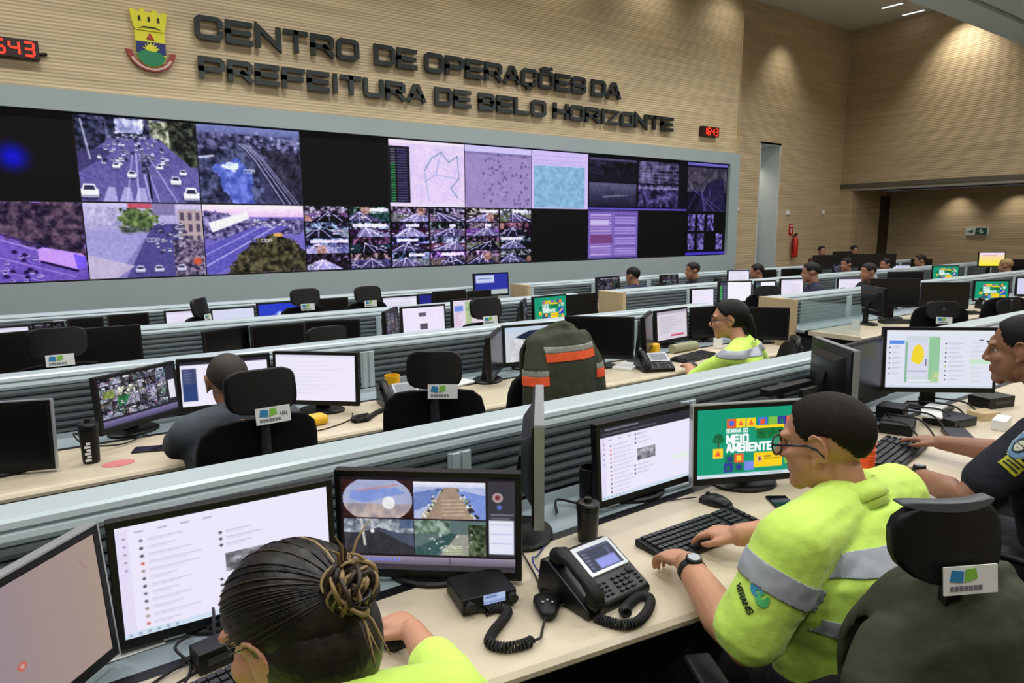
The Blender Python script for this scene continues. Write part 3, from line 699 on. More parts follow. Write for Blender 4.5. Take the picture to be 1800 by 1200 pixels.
# ------------------------------------------------------------------ the room
YW = 9.5      # display wall
YW2 = 10.0    # wall to its right, set back
XR = 17.95
ZC = 6.70
def wall(name, c, d, m): return struct(MB().box(c, d).build(name, m))
def room():
    struct(MB().box((5, 2, -.05), (32, 20, .1)).build('floor', M_carpet))
    wall('wall_front', (2.4, YW + .3, ZC / 2), (20.8, .6, ZC), M_wall)
    # wall section with the tall doorway
    b = MB(); b.box((13.56, YW2 + .1, ZC / 2), (1.56, .2, ZC)); b.box((16.56, YW2 + .1, ZC / 2), (2.78, .2, ZC)); b.box((14.755, YW2 + .1, (3.66 + ZC) / 2), (.83, .2, ZC - 3.66))
    struct(b.build('wall_back', M_wall))
    # doorway: pale grey deep jamb and the white passage behind
    b = MB(); b.box((14.36, YW2 + .45, 1.83), (.04, .9, 3.66)); b.box((15.15, YW2 + .45, 1.83), (.04, .9, 3.66)); b.box((14.755, YW2 + .45, 3.68), (.83, .9, .05)); b.box((14.755, YW2 + 1.2, 1.83), (2.2, .06, 3.66))
    struct(b.build('door_1', mat('doorway_grey', (206, 214, 214), .6)))
    # right wall with a wide low recess
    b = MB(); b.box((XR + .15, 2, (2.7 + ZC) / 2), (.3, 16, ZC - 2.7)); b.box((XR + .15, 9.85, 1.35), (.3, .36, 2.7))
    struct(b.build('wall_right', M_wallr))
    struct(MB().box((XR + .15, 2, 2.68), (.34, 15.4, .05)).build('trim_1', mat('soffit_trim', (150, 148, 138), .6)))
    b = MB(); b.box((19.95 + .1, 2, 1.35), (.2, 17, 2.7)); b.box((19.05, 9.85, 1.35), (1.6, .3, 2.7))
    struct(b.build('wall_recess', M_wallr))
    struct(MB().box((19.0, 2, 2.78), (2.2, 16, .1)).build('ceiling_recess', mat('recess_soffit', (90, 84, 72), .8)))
    struct(MB().box((19.75, 9.68, 1.3), (.5, .06, 2.5)).build('door_2', mat('dark_wood_door', (58, 44, 32), .5)))
    struct(MB().box((5, 7.5, ZC + .05), (30, 5.8, .1)).build('ceiling_high', M_ceil))
    # bulkhead and dropped ceiling over the desks
    b = MB(); b.box((5, 5.05, 5.85), (30, .5, 1.7)); struct(b.build('ceiling_bulkhead', M_ceil2))
    struct(MB().box((5, .6, 5.11), (30, 8.34, .12)).build('ceiling_low', M_ceil2))
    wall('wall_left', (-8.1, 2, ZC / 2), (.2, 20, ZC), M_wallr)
    wall('wall_rear', (5, -4.1, ZC / 2), (30, .2, ZC), M_wall)
struct(MB().box((12.79, YW - .01, 3.35), (.03, .03, 6.7)).build('trim_3', M_end))
room()
def ceiling_lights():
    for i, (x, y, z, lx, ly) in enumerate([(16.72, 8.4, ZC, .1, .46), (17.66, 8.36, ZC, .1, .5)]):
        t = thing('ceiling_light', ['slim lit strip light in the high ceiling, nearer the display wall', 'slim lit strip light in the high ceiling, nearer the right wood wall'][i], 'light', (x, y, z), 0, 'strip lights in the high ceiling')
        b = MB(); b.box((-lx / 2 - .012, 0, -.012), (.024, ly + .05, .024)); b.box((lx / 2 + .012, 0, -.012), (.024, ly + .05, .024)); b.box((0, ly / 2 + .012, -.012), (lx, .024, .024)); b.box((0, -ly / 2 - .012, -.012), (lx, .024, .024))
        b.build('frame', M_white, t)
        MB().box((0, 0, -.006), (lx, ly, .012)).build('diffuser', mat('strip_glow', (250, 252, 255), .5, emit=2.2), t)
ceiling_lights()

# ------------------------------------------------------------------ display wall
def display_wall():
    x0, x1, z0, z1 = -5.96, 12.44, 1.14, 3.05
    b = MB(); y = YW - .06
    b.box(((x0 + 12.76) / 2 - .2, y, (z1 + 3.28) / 2), (12.76 - x0 + .4, .12, 3.28 - z1)); b.box(((x0 + 12.76) / 2 - .2, y, z0 / 2), (12.76 - x0 + .4, .12, z0))
    b.box(((x1 + 12.76) / 2, y, (z0 + z1) / 2), (12.76 - x1, .12, z1 - z0)); b.box((x0 - .2, y, (z0 + z1) / 2), (.4, .12, z1 - z0))
    struct(b.build('trim_2', M_grey))
    t = thing('video_display_array', 'wide array of traffic camera displays, two rows set in the grey wall panel', 'video screens', (3.24, YW - .01, z0))
    T = Matrix.Translation((-3.24, -(YW - .01), -z0))
    MB().box(((x0 + x1) / 2, YW - .03, (z0 + z1) / 2), (x1 - x0, .05, z1 - z0)).xf(T).build('housing', M_blk, t)
    zt0, zt1, zb0, zb1 = 2.062, 3.03, 1.16, 2.045
    B = [-5.9, -4.59, -3.28, -1.97, -.66, .65, 1.94, 3.245, 4.55, 5.86, 7.19, 8.47, 9.77, 11.16, 12.42]
    def tile(cv, i, j, top, nm='display_panel'):
        a, c = (zt0, zt1) if top else (zb0, zb1)
        if cv.w > 20:
            a_ = cv.a; cv.a = (a_ * 2 + np.roll(a_, 1, 0) + np.roll(a_, 1, 1) + np.roll(a_, -1, 0) + np.roll(a_, -1, 1)) / 6; cv.grain(12, 2.5); l = cv.a.mean(2, keepdims=True); cv.a = np.clip(cv.a + (l - 105) * (.4 if cv.a.mean() < 140 else .06) - 6, 2, 245)
        o = link(nm, picture_mesh(nm, cv, B[j] - B[i] - .012, c - a), M_screen, t)
        o.location = ((B[i] + B[j]) / 2 - 3.24, -.05, (a + c) / 2 - z0)
    black = lambda: Cv(8, 6, (3, 3, 4))
    top = [(0, 1, avenue(41)), (1, 2, hillroad(42)), (2, 3, black()), (3, 4, camgrid(2, 4, 43)), (4, 5, blueblob(1)), (5, 6, avenue(2)), (6, 7, hillroad(3)), (7, 8, black()), (8, 9, mapview(4)), (9, 10, mapgrey(5)), (10, 11, mapteal(6)), (11, 13, quad(7)), (13, 14, darkroad(8))]
    bot = [(0, 1, junction(51)), (1, 2, bighighway(52)), (2, 3, hedgeway(53)), (3, 4, avenue(54)), (4, 5, bighighway(11)), (5, 6, junction(12)), (6, 7, hedgeway(13)), (7, 8, camgrid(2, 4, 14)), (8, 9, camgrid(2, 4, 15)), (9, 10, camgrid(2, 4, 16)), (10, 11, black()), (11, 12, plist(17)), (12, 13, black()), (13, 14, peoplecams(18))]
    for i, j, c in top: tile(c, i, j, True)
    for i, j, c in bot: tile(c, i, j, False)
display_wall()

# ------------------------------------------------------------------ raised lettering, crest, clocks
def ribbon(b, pts, th, y0, y1):
    """solid stroke of width th along pts in the XZ plane, mitred at its corners"""
    closed = len(pts) > 2 and abs(pts[0][0] - pts[-1][0]) + abs(pts[0][1] - pts[-1][1]) < 1e-6
    P = [Vector(p) for p in (pts[:-1] if closed else pts)]; n = len(P); A = []
    for i in range(n):
        d0 = (P[i] - P[i - 1]).normalized() if i or closed else None; d1 = (P[(i + 1) % n] - P[i]).normalized() if i < n - 1 or closed else None
        d0 = d0 or d1; d1 = d1 or d0
        n0 = Vector((-d0.y, d0.x)); n1 = Vector((-d1.y, d1.x)); m = (n0 + n1); m = m / max(.35, m.dot(m) / 2) if m.length > .05 else n0
        e = Vector((0, 0))
        if not closed and i == 0: e = -d1 * th / 2
        if not closed and i == n - 1: e = d0 * th / 2
        A.append((P[i] + e + m * th / 2, P[i] + e - m * th / 2))
    R_ = [[(l.x, y0, l.y), (r.x, y0, r.y), (r.x, y1, r.y), (l.x, y1, l.y)] for l, r in A]
    if closed: R_.append(R_[0])
    b.loft(R_, cap=not closed)
def lettering(name, words, label, z0, z1):
    M = mat('dark_steel_letters', (52, 58, 58), .32, .55, var=((3, 3, 3), .25))
    t = thing(name, label, 'sign', (words[0][1], YW, z0))
    h = z1 - z0; th = .06
    for word, x0, x1 in words:
        u = sum(gw(c) for c in word) + .11 * (len(word) - 1); cw = (x1 - x0) / u; x = x0
        for ch in word:
            b = MB(); w = gw(ch) * cw
            for pl in GL[ch]:
                ribbon(b, [(x + th / 2 + p * (w - th), z0 + th / 2 + q * (h - th)) for p, q in pl], th, YW - .085, YW - .03)
            b.xf(Matrix.Translation((-words[0][1], -YW, -z0))).build('letter', M, t)
            x += w + .11 * cw
lettering('wall_sign', [('CENTRO', 2.02, 4.15), ('DE', 4.38, 5.06), ('OPERAÇÕES', 5.19, 8.38), ('DA', 8.52, 9.23)], 'raised dark steel lettering, the upper of two lines on the wood wall', 4.04, 4.32)
lettering('wall_sign', [('PREFEITURA', 2.03, 5.19), ('DE', 5.35, 5.99), ('BELO', 6.14, 7.49), ('HORIZONTE', 7.66, 10.67)], 'raised dark steel lettering, the lower of two lines on the wood wall', 3.58, 3.84)

def crest():
    cx, y0 = 1.52, YW
    t = thing('city_crest', 'coloured coat of arms shield with yellow tower crown beside the lettering', 'emblem', (cx, y0, 3.59))
    def plate(nm, poly, m, d0, d1):
        MB().prism([(u, v) for u, v in poly], -d0, -d1, lambda u, v, q: (u, q, v)).build(nm, m, t)
    yl = mat('crest_yellow', (226, 220, 50), .5); gn = mat('crest_green', (32, 130, 84), .5); bl = mat('crest_blue', (34, 40, 110), .5); rd = mat('crest_red', (170, 52, 40), .5)
    # shield: origin at bottom, z up to .70
    sh = [(-.16, .46), (-.16, .22)] + [(.16 * -math.cos(a), .22 - .17 * math.sin(a)) for a in [k * PI / 14 for k in range(1, 14)]] + [(.16, .22), (.16, .46)]
    plate('shield_field', sh[::-1], yl, .0, .05)
    low = [(-.15, .33), (-.15, .2), (.15, .2), (.15, .33)]
    plate('blue_band', [(-.158, .335), (.158, .335), (.158, .2), (-.158, .2)], bl, .05, .056)
    plate('green_hill', [(-.155, .19), (-.08, .24), (0, .255), (.09, .22), (.155, .17)] + [(.152 * math.cos(a), .2 - .14 * math.sin(a)) for a in [k * PI / 10 for k in range(1, 10)]], gn, .05, .06)
    sun = []
    for k in range(13):
        a = PI * (.08 + .84 * k / 12); r = .095 if k % 2 == 0 else .05
        sun.append((.0 + r * math.cos(a), .245 + r * math.sin(a)))
    plate('sun', sun + [(-.04, .235), (.04, .225)], yl, .056, .062)
    plate('triangle', [(-.045, .365), (.045, .36), (0, .44)], rd, .05, .058)
    # crown of towers
    plate('crown', [(-.17, .5), (-.15, .46), (.15, .46), (.17, .5), (.2, .68), (.14, .68), (.13, .655), (.1, .655), (.09, .695), (.04, .7), (.035, .665), (-.035, .665), (-.04, .7), (-.09, .695), (-.1, .655), (-.13, .655), (-.14, .68), (-.2, .68)], yl, .0, .06)
    dk = mat('crest_dark', (36, 40, 24), .6)
    for x in (-.1, 0, .1): plate('tower_window', [(x - .014, .56), (x + .014, .56), (x + .014, .605), (x, .62), (x - .014, .605)], dk, .06, .064)
    plate('crown_gate', [(-.13, .475), (-.06, .505), (.06, .505), (.13, .475), (.06, .488), (-.06, .488)], dk, .06, .064)
    rib = []
    o = [(.27 * -math.cos(a), .265 - .262 * math.sin(a)) for a in [PI * (.04 + .92 * k / 20) for k in range(21)]]
    i_ = [(.205 * -math.cos(a), .255 - .2 * math.sin(a)) for a in [PI * (.04 + .92 * k / 20) for k in range(21)]]
    plate('ribbon', o + i_[::-1], mat('crest_ribbon', (150, 62, 56), .6), .0, .045)
    mid = [[(r * -math.cos(a), .26 - .232 * math.sin(a) + d) for a in [PI * (.16 + .68 * k / 16) for k in range(17)]] for r, d in ((.25, -.01), (.225, .012))]
    plate('ribbon_face', mid[0] + mid[1][::-1], mat('crest_ribbon_pale', (206, 176, 166), .6), .045, .049)
crest()

def led_clock(label, x0, x1, z0, z1, digits):
    t = thing('led_clock', label, 'clock', ((x0 + x1) / 2, YW, z0))
    W, H = x1 - x0, z1 - z0
    MB().box((0, -.045, H / 2), (W, .09, H)).build('casing', mat('clock_casing', (40, 12, 12), .4), t, bevel=.006)
    m = mat('led_red', (255, 46, 24), .5, emit=1.6)
    SEG = {'1': 'bc', '6': 'acdefg', '4': 'bcfg', '3': 'abcdg'}
    dw = W / (len(digits) + .35)
    for k, d in enumerate(digits):
        b = MB(); cx = -W / 2 + dw * (k + .68); a = dw * .32; h = H * .34; q = H / 2; th = .022
        P = {'a': ((0, h), 1), 'g': ((0, 0), 1), 'd': ((0, -h), 1), 'f': ((-a, h / 2), 0), 'b': ((a, h / 2), 0), 'e': ((-a, -h / 2), 0), 'c': ((a, -h / 2), 0)}
        for s_ in SEG[d]:
            (px, pz), hz = P[s_]
            b.box((cx + px, -.092, q + pz), ((2 * a - .01, .006, th) if hz else (th, .006, h - .012)))
        b.build('digit', m, t)
    MB().tube([(W / 2 + .02, -.03, H * .35), (W / 2 + .06, -.02, H * .4)], .02, 8).build('bracket', M_blk, t)
led_clock('red LED wall clock at the far left edge above the displays', -.17, .40, 3.57, 3.77, '1643')
led_clock('small red LED wall clock right of the lettering, above the displays', 11.53, 12.06, 3.57, 3.76, '1643')

def wall_bits():
    for i, (x, y, z) in enumerate(((15.56, YW2, 2.08), (17.15, YW2, 2.1), (13.56, YW2, 2.14), (13.5, YW2, 1.0))):
        t = thing('wall_sensor', ['small white wall sensor right of the tall doorway, above the extinguisher', 'small white wall sensor nearest the corner of the wood walls', 'small white wall sensor left of the tall doorway, at display height', 'white wall switch low on the wood wall beside the display frame'][i], 'sensor', (x, y, z))
        MB().box((0, -.015, 0), (.09, .03, .12)).build('back_plate', M_white, t, bevel=.008)
        MB().ell((0, -.035, -.02), (.035, .03, .045)).build('lens', M_white, t, smooth=True)
    t = thing('fire_extinguisher', 'red fire extinguisher hung on the wood wall near the corner', 'fire extinguisher', (15.82, YW2 - .1, .98))
    MB().lathe([(.0, 0), (.075, .01), (.08, .05), (.08, .4), (.06, .47), (.025, .5), (.025, .53), (0, .53)]).build('cylinder', M_red, t, smooth=True)
    b = MB(); b.box((0, 0, .55), (.05, .05, .05)); b.box((.04, 0, .59), (.12, .02, .02)); b.box((.04, 0, .56), (.1, .02, .015)); b.build('valve', M_blk, t)
    MB().cord([(-.03, 0, .55), (-.1, 0, .5), (-.12, -.02, .3), (-.1, -.03, .12)], .014, 8).build('hose', M_blk, t, smooth=True)
    t = thing('wall_sign', 'small red and white extinguisher sign on the wood wall', 'sign', (15.76, YW2, 1.53))
    b = MB(); b.box((0, -.006, .14), (.18, .012, .28)); b.build('board', M_red, t)
    b = MB(); b.box((0, -.014, .15), (.1, .006, .02)); b.box((0, -.014, .1), (.03, .006, .1)); b.box((0, -.014, .23), (.12, .006, .03)); b.build('symbol', M_white, t)
    t = thing('exit_sign', 'green exit sign with white figure on the recess wall', 'exit sign', (19.95, 7.42, 1.5))
    MB().box((-.02, 0, .09), (.04, .5, .2)).build('board', mat('exit_white', (214, 226, 222), .5), t)
    MB().box((-.043, -.1, .09), (.006, .26, .17)).build('green_field', mat('exit_green', (20, 84, 66), .5), t)
    b = MB(); b.box((-.048, -.1, .09), (.004, .03, .11)); b.box((-.048, -.06, .1), (.004, .08, .02)); b.box((-.048, -.14, .07), (.004, .06, .02)); b.build('figure', M_white, t)
    MB().prism([(.08, .06), (.22, .09), (.08, .13)], -.043, -.049, lambda u, v, q: (q, u, v)).build('arrow', mat('exit_green', (20, 84, 66), .5), t)
wall_bits()
# ------------------------------------------------------------------ desk rows
# row: back edge of the rail Y, rail top z, desk z
ROWS = {1: (2.06, 1.032, .74), 2: (4.06, 1.032, .74), 3: (5.85, 1.00, .70), 4: (7.62, .975, .675)}
def desk_row(k, x0, x1, dlabel, plabel, front=None, end_left=False, end_right=False, post0=.15, glass=False):
    yb, zr, zd = ROWS[k]; y0 = yb - 1.01; yw = yb - .50; L = x1 - x0
    t = thing('desk', dlabel, 'desk', (x0, yb, 0), 0, 'long control room desks')
    T = Matrix.Translation((-x0, -yb, 0))
    fr = front or [(x0, y0), (x1, y0)]
    # worktop with a rounded front edge: loft of sections along X
    rings = []
    for x, y in fr:
        pr = [(yw, zd), (y + .03, zd), (y + .012, zd - .004), (y, zd - .014), (y, zd - .026), (y + .01, zd - .036), (y + .03, zd - .04), (yw, zd - .04)]
        rings.append([(x, p, z) for p, z in pr])
    MB().loft(rings).xf(T).build('worktop', M_top, t)
    b = MB()
    for q in np.arange(x0 + .02, x1, 1.43):
        pass
    b.box(((x0 + x1) / 2, yw + .02, zd - .016), (L, .04, .03)); b.xf(T).build('cable_channel', M_blk2, t)
    b = MB(); b.box(((x0 + x1) / 2, yw + .04 + .14, zd - .0125), (L, .28, .024)); b.xf(T).build('rear_shelf', M_shelf, t)
    n = max(2, int(L / 1.45) + (2 if k == 2 and x0 < 0 else 1))
    for i in range(n):
        x = x0 + .08 + (L - .16) * i / (n - 1)
        b = MB(); b.box((x, yb - .5, (zd - .06) / 2), (.04, .5, zd - .06)); b.box((x, yb - .5, .015), (.06, .56, .03))
        b.xf(T).build('leg', M_chgrey, t, bevel=.004)
    MB().box(((x0 + x1) / 2, yb - .2, .4), (L, .02, .5)).xf(T).build('modesty_panel', M_slat, t)
    # slatted divider with its pale metal rail
    p = thing('desk_divider', plabel, 'desk divider', (x0, yb, 0), 0, 'slatted dividers behind the desks')
    yf = yb - .155
    prof = [(yb - .03, .08), (yb - .03, zr - .06)]
    z = zr - .06; pts = []
    step = (zr - .06 - (zd - .02)) / 7
    fr_ = []
    for i in range(7):
        zt = z - i * step
        fr_ += [(yf + .018, zt), (yf + .004, zt - step * .1), (yf, zt - step * .45), (yf + .006, zt - step * .8), (yf + .018, zt - step * .88)]
    fr_ += [(yf + .03, .08)]
    poly = prof + fr_
    MB().prism(poly, x0, x1, lambda u, v, q: (q, u, v)).xf(T).build('slat_panel', M_slat, p)
    rail = [(yb, zr - .004), (yb - .004, zr), (yb - .118, zr), (yb - .132, zr - .006), (yb - .138, zr - .02), (yb - .130, zr - .024), (yb - .130, zr - .029), (yb - .146, zr - .031), (yb - .152, zr - .044), (yb - .146, zr - .058), (yb - .12, zr - .066), (yb, zr - .066)]
    MB().prism(rail, x0, x1, lambda u, v, q: (q, u, v)).xf(T).build('top_rail', M_alu, p)
    for x in np.arange(x0 + post0, x1 - .05, 1.16):
        b = MB(); b.box((x, yf - .008, (zr - .066 + zd) / 2), (.03, .02, zr - .066 - zd)); b.box((x + .04, yf - .008, (zr - .066 + zd) / 2), (.03, .02, zr - .066 - zd)); b.box((x + .02, yf - .002, (zr - .066 + zd) / 2), (.09, .012, zr - .066 - zd))
        b.xf(T).build('post', M_alu, p, bevel=.003)
    for e, x in ((end_left, x0), (end_right, x1)):
        if e:
            b = MB(); b.box((x - .03 if end_left and x == x0 else x + .03, yb - .18, (zr + .0) / 2), (.05, .40, zr)); b.xf(T).build('end_panel', M_end, p, bevel=.004)
    if glass:
        g = MB(); g.box((x0 + .03, yb - .68, zd + .142), (.012, .58, .27)); g.xf(T).build('glass_screen', M_glass, p)
    return t
desk_row(1, -2.6, 7.4, 'nearest pale wood desk, where the woman and man in yellow shirts sit', 'nearest slatted grey divider with broad pale rail, behind the yellow shirted pair',
         [(-2.6, 1.05), (-.3, 1.14), (.3, 1.165), (.74, 1.115), (1.3, 1.03), (1.75, 1.0), (2.6, .99), (3.6, 1.03), (7.4, 1.03)], post0=3.72)
desk_row(2, -2.6, 5.05, 'second pale wood desk, with the sports bottle and grey shirted man', 'second slatted divider, behind the grey shirted man and the cap picture', post0=1.95)
desk_row(3, -2.6, 5.0, 'third desk from the front, under the two black monitors', 'third slatted divider, behind the green wallpaper monitor in the left bank', post0=.55)
desk_row(4, -2.6, 5.05, 'desk farthest from the camera in the left bank, before the displays', 'last slatted divider of the left bank, closest to the grey display wall', post0=.5)
desk_row(2, 6.0, 16.8, 'desk in the right bank beside the tall wood end panel and glass screen', 'divider whose tall wood end panel stands beside the glass screen, right bank', None, True, glass=True)
desk_row(3, 5.5, 16.8, 'desk in the right bank with the row of lit white monitors', 'divider with wood end panel left of the lit white monitors', None, True)
desk_row(4, 5.5, 16.8, 'farthest desk of the right bank, in front of the tall doorway', 'farthest divider of the right bank, its small wood end near the displays', None, True)

# ------------------------------------------------------------------ monitors
_cas = {}
def monitor(x, y, zc, yaw, tilt, w, h, zd, cv, label, group=None, silver=False, cat='monitor'):
    """origin on the desk under the panel; faces -Y when yaw is 0 (degrees)"""
    t = thing('monitor', label, cat, (x, y, zd), R(yaw), group)
    c = zc - zd; TI = Matrix.Translation((0, 0, c)) @ Matrix.Rotation(-R(tilt), 4, 'X')
    key = (round(w, 2), round(h, 2), silver)
    bz = .017
    b = MB()
    b.box((0, .0, h / 2 - bz / 2), (w, .03, bz)); b.box((0, 0, -h / 2 + bz * .75), (w, .03, bz * 1.5)); b.box((-w / 2 + bz / 2, 0, 0), (bz, .03, h - 2 * bz)); b.box((w / 2 - bz / 2, 0, 0), (bz, .03, h - 2 * bz))
    b.xf(TI).build('bezel', M_blk, t, bevel=.003)
    b = MB(); b.box((0, .012, 0), (w - .01, .016, h - .01))
    b.loft([[(-w * .38, .02, -h * .36), (w * .38, .02, -h * .36), (w * .38, .02, h * .36), (-w * .38, .02, h * .36)], [(-w * .26, .052, -h * .25), (w * .26, .052, -h * .25), (w * .26, .052, h * .25), (-w * .26, .052, h * .25)]])
    b.xf(TI).build('back_shell', M_blk2, t, bevel=.003)
    if silver:
        b = MB(); b.box((0, -.002, h / 2 + .001), (w, .028, .004)); b.box((w / 2 + .001, -.002, 0), (.004, .028, h)); b.box((-w / 2 - .001, -.002, 0), (.004, .028, h)); b.xf(TI).build('trim_strip', M_silver, t)
    if cv is None:
        o = MB().box((0, -.0125, bz * .25), (w - 2 * bz, .004, h - 2.5 * bz)).xf(TI).build('display', M_off, t)
    else:
        o = link('display', picture_mesh('display', cv, w - 2 * bz, h - 2.5 * bz), M_screen, t)
        o.matrix_local = TI @ Matrix.Translation((0, -.0152, bz * .25))
    b = MB(); top = max(.1, c)
    b.loft([[(-.04, .06, .01), (.04, .06, .01), (.04, .085, .01), (-.04, .085, .01)], [(-.03, .055, top * .7), (.03, .055, top * .7), (.03, .075, top * .7), (-.03, .075, top * .7)], [(-.045, .04, top), (.045, .04, top), (.045, .06, top), (-.045, .06, top)]])
    b.build('stand_neck', M_blk, t, bevel=.003)
    b = MB(); n = 24
    b.loft([[(.125 * math.cos(a), .05 + .095 * math.sin(a), z) if r_ else (.115 * math.cos(a), .05 + .087 * math.sin(a), z) for a in [2 * PI * i / n for i in range(n)]] for z, r_ in ((.0005, 1), (.01, 1), (.015, 0))])
    b.build('stand_base', M_blk, t, smooth=False)
    return t
# ------------------------------------------------------------------ people
def V(*a): return Vector(a)
def lerp(a, b, t): return a + (b - a) * t
def smooth01(a, b, x):
    t = min(1, max(0, (x - a) / (b - a))); return t * t * (3 - 2 * t)

def head_matrix(c, yaw, pitch=0, roll=0):
    return Matrix.Translation(c) @ Matrix.Rotation(R(yaw), 4, 'Z') @ Matrix.Rotation(R(pitch), 4, 'X') @ Matrix.Rotation(R(roll), 4, 'Y')
def head_prims(mb, M, k=1., detail=True, jaw=1., nose=1., fem=False):
    def E(c, r, rot=None, n=20, m=14):
        b = MB(); b.ell((0, 0, 0), r, rot, n, m); b.xf(M @ Matrix.Scale(k, 4) @ Matrix.Translation(c)); mb.add(b.v, b.f)
    def TB(p, r, n=10, flat=1.):
        b = MB(); b.tube(p, r, n, flat); b.xf(M @ Matrix.Scale(k, 4)); mb.add(b.v, b.f)
    E((0, -.012, .032), (.074, .097, .083)); E((0, .03, -.035), (.060 * jaw, .062, .075)); E((0, .005, -.06), (.056 * jaw, .055, .045))
    E((0, .070, -.092), (.026 * jaw, .024, .024))
    if not detail: E((0, .095, -.012), (.014, .02, .02)); 
    else:
        TB([(0, .088, .022), (0, .097, .0), (0, .11 + .006 * nose, -.026)], [.0085, .010, .0125]); E((-.012, .1, -.03), (.009, .011, .008)); E((.012, .1, -.03), (.009, .011, .008))
        for s_ in (-1, 1): E((s_ * .031, .062, .0125), (.017, .0135, .0075)); E((s_ * .031, .061, -.0065), (.016, .0125, .006))
        E((-.03, .076, .026), (.026, .017, .011)); E((.03, .076, .026), (.026, .017, .011)); E((0, .083, .03), (.02, .012, .02))
        E((-.038, .062, -.022), (.022, .022, .022)); E((.038, .062, -.022), (.022, .022, .022))
        TB([(-.022, .083, -.058), (0, .094, -.055), (.022, .083, -.058)], [.004, .0065, .004]); TB([(-.019, .083, -.066), (0, .093, -.068), (.019, .083, -.066)], [.004, .007, .004])
    for s_ in (-1, 1):
        E((s_ * .077, -.008, -.002), (.008, .018, .028), Matrix.Rotation(s_ * .25, 3, 'Z'))
        if detail:
            pts = [(s_ * (.083 + .004 * math.sin(a * 1.3)), -.012 - .020 * math.cos(a + .2), .004 + .032 * math.sin(a)) for a in [-1.2 + 3.6 * i / 9 for i in range(10)]]
            TB(pts, [.0045] * 10, 8); E((s_ * .08, .002, -.028), (.006, .008, .009))
def hair_cap(M, k, style, thick=.012):
    """closed cap: follows the skull where there is hair, sinks inside it elsewhere"""
    b = MB(); n, m = 56, 40; c = V(0, -.012, .032); r = V(.074, .097, .083)
    if style in ('short', 'crop'):
        LN = [(0, .60), (.45, .57), (.8, .42), (1.0, .0), (1.25, -.22), (1.45, -.05), (1.75, .0), (2.05, -.3), (2.5, -.66), (PI, -.76)]
    else:
        LN = [(0, .62), (.5, .56), (.85, .34), (1.2, .0), (1.5, -.12), (1.75, -1.2), (2.1, -1.2), (2.6, -1.2), (PI, -1.2)]
    def off(d):
        x, y, z = d
        fi = abs(math.atan2(x, y))
        for (f0, z0), (f1, z1) in zip(LN, LN[1:]):
            if fi <= f1: zm = z0 + (z1 - z0) * (fi - f0) / (f1 - f0); break
        else: zm = LN[-1][1]
        q = smooth01(zm - .05, zm + .05, z)
        th = thick * ((.55 + .55 * smooth01(-.1, .6, z)) if style == 'short' else (.5 if style == 'crop' else 1))
        return -.14 * (1 - q) + (th / .08) * q
    rings = []
    for j in range(m + 1):
        ph = -PI / 2 + PI * j / m; ring = []
        for i in range(n):
            a = 2 * PI * i / n; d = V(math.cos(ph) * math.cos(a), math.cos(ph) * math.sin(a), math.sin(ph))
            o = off(d)
            nz = noise.noise(V(d.x * 9, d.y * 9, d.z * 4)) * .012 if style != 'crop' else 0
            s_ = 1 + o + nz
            ring.append(M @ ((c + V(d.x * r.x, d.y * r.y, d.z * r.z) * s_) * k))
        rings.append(ring)
    b.loft(rings, cap=False)
    return b
def hand_prims(mb, wr, d, n, side, curl=.5, spread=1., k=1., pinch=0.):
    """wr wrist, d direction of the fingers, n the back of the hand (up), side +1 thumb to the left of d seen from above"""
    d = d.normalized(); n = (n - d * n.dot(d)).normalized(); u = d.cross(n) * -side   # u: towards the thumb
    P = lambda a, b_, c: wr + (d * a + u * b_ + n * c) * k
    def TB(pts, r, flat=1.): b = MB(); b.tube(pts, [q * k for q in r], 10, flat, up=tuple(n)); mb.add(b.v, b.f)
    # palm as a rounded slab
    rings = []
    for a, wd, th, cz in ((-.02, .026, .021, 0), (.01, .031, .019, .0), (.04, .040, .0165, .003), (.07, .042, .0145, .003), (.088, .039, .011, .001), (.094, .032, .007, 0)):
        rings.append([P(a, .002 + wd * math.cos(t), cz + th * math.sin(t)) for t in [2 * PI * i / 18 for i in range(18)]])
    mb.loft(rings)
    for i, (b0, L, ang) in enumerate(((.030, .072, .10), (.0105, .080, .03), (-.0095, .074, -.04), (-.0285, .058, -.14))):
        dirv = (d + u * ang * spread).normalized(); p = P(.078, b0, .0); pts = [P(.06, b0 * .95, 0), p]; cur = dirv; bend = curl * (1 + .12 * i)
        for s_, fr in enumerate((.45, .31, .24)):
            a = bend * (.55, .95, .7)[s_]
            ax = cur.cross(n).normalized(); cur = Matrix.Rotation(-a, 3, ax) @ cur
            p = p + cur * (L * fr * k); pts.append(p)
        TB(pts, [.0085, .0098, .0088, .0080, .0066])
    t0 = P(.015, .026, -.004); t1 = P(.042, .052, -.010); t2 = P(.068, .058, -.018 - pinch); t3 = P(.088, .053, -.024 - pinch)
    TB([P(.0, .014, 0), t0, t1, t2, t3], [.012, .0145, .0118, .0102, .0078])
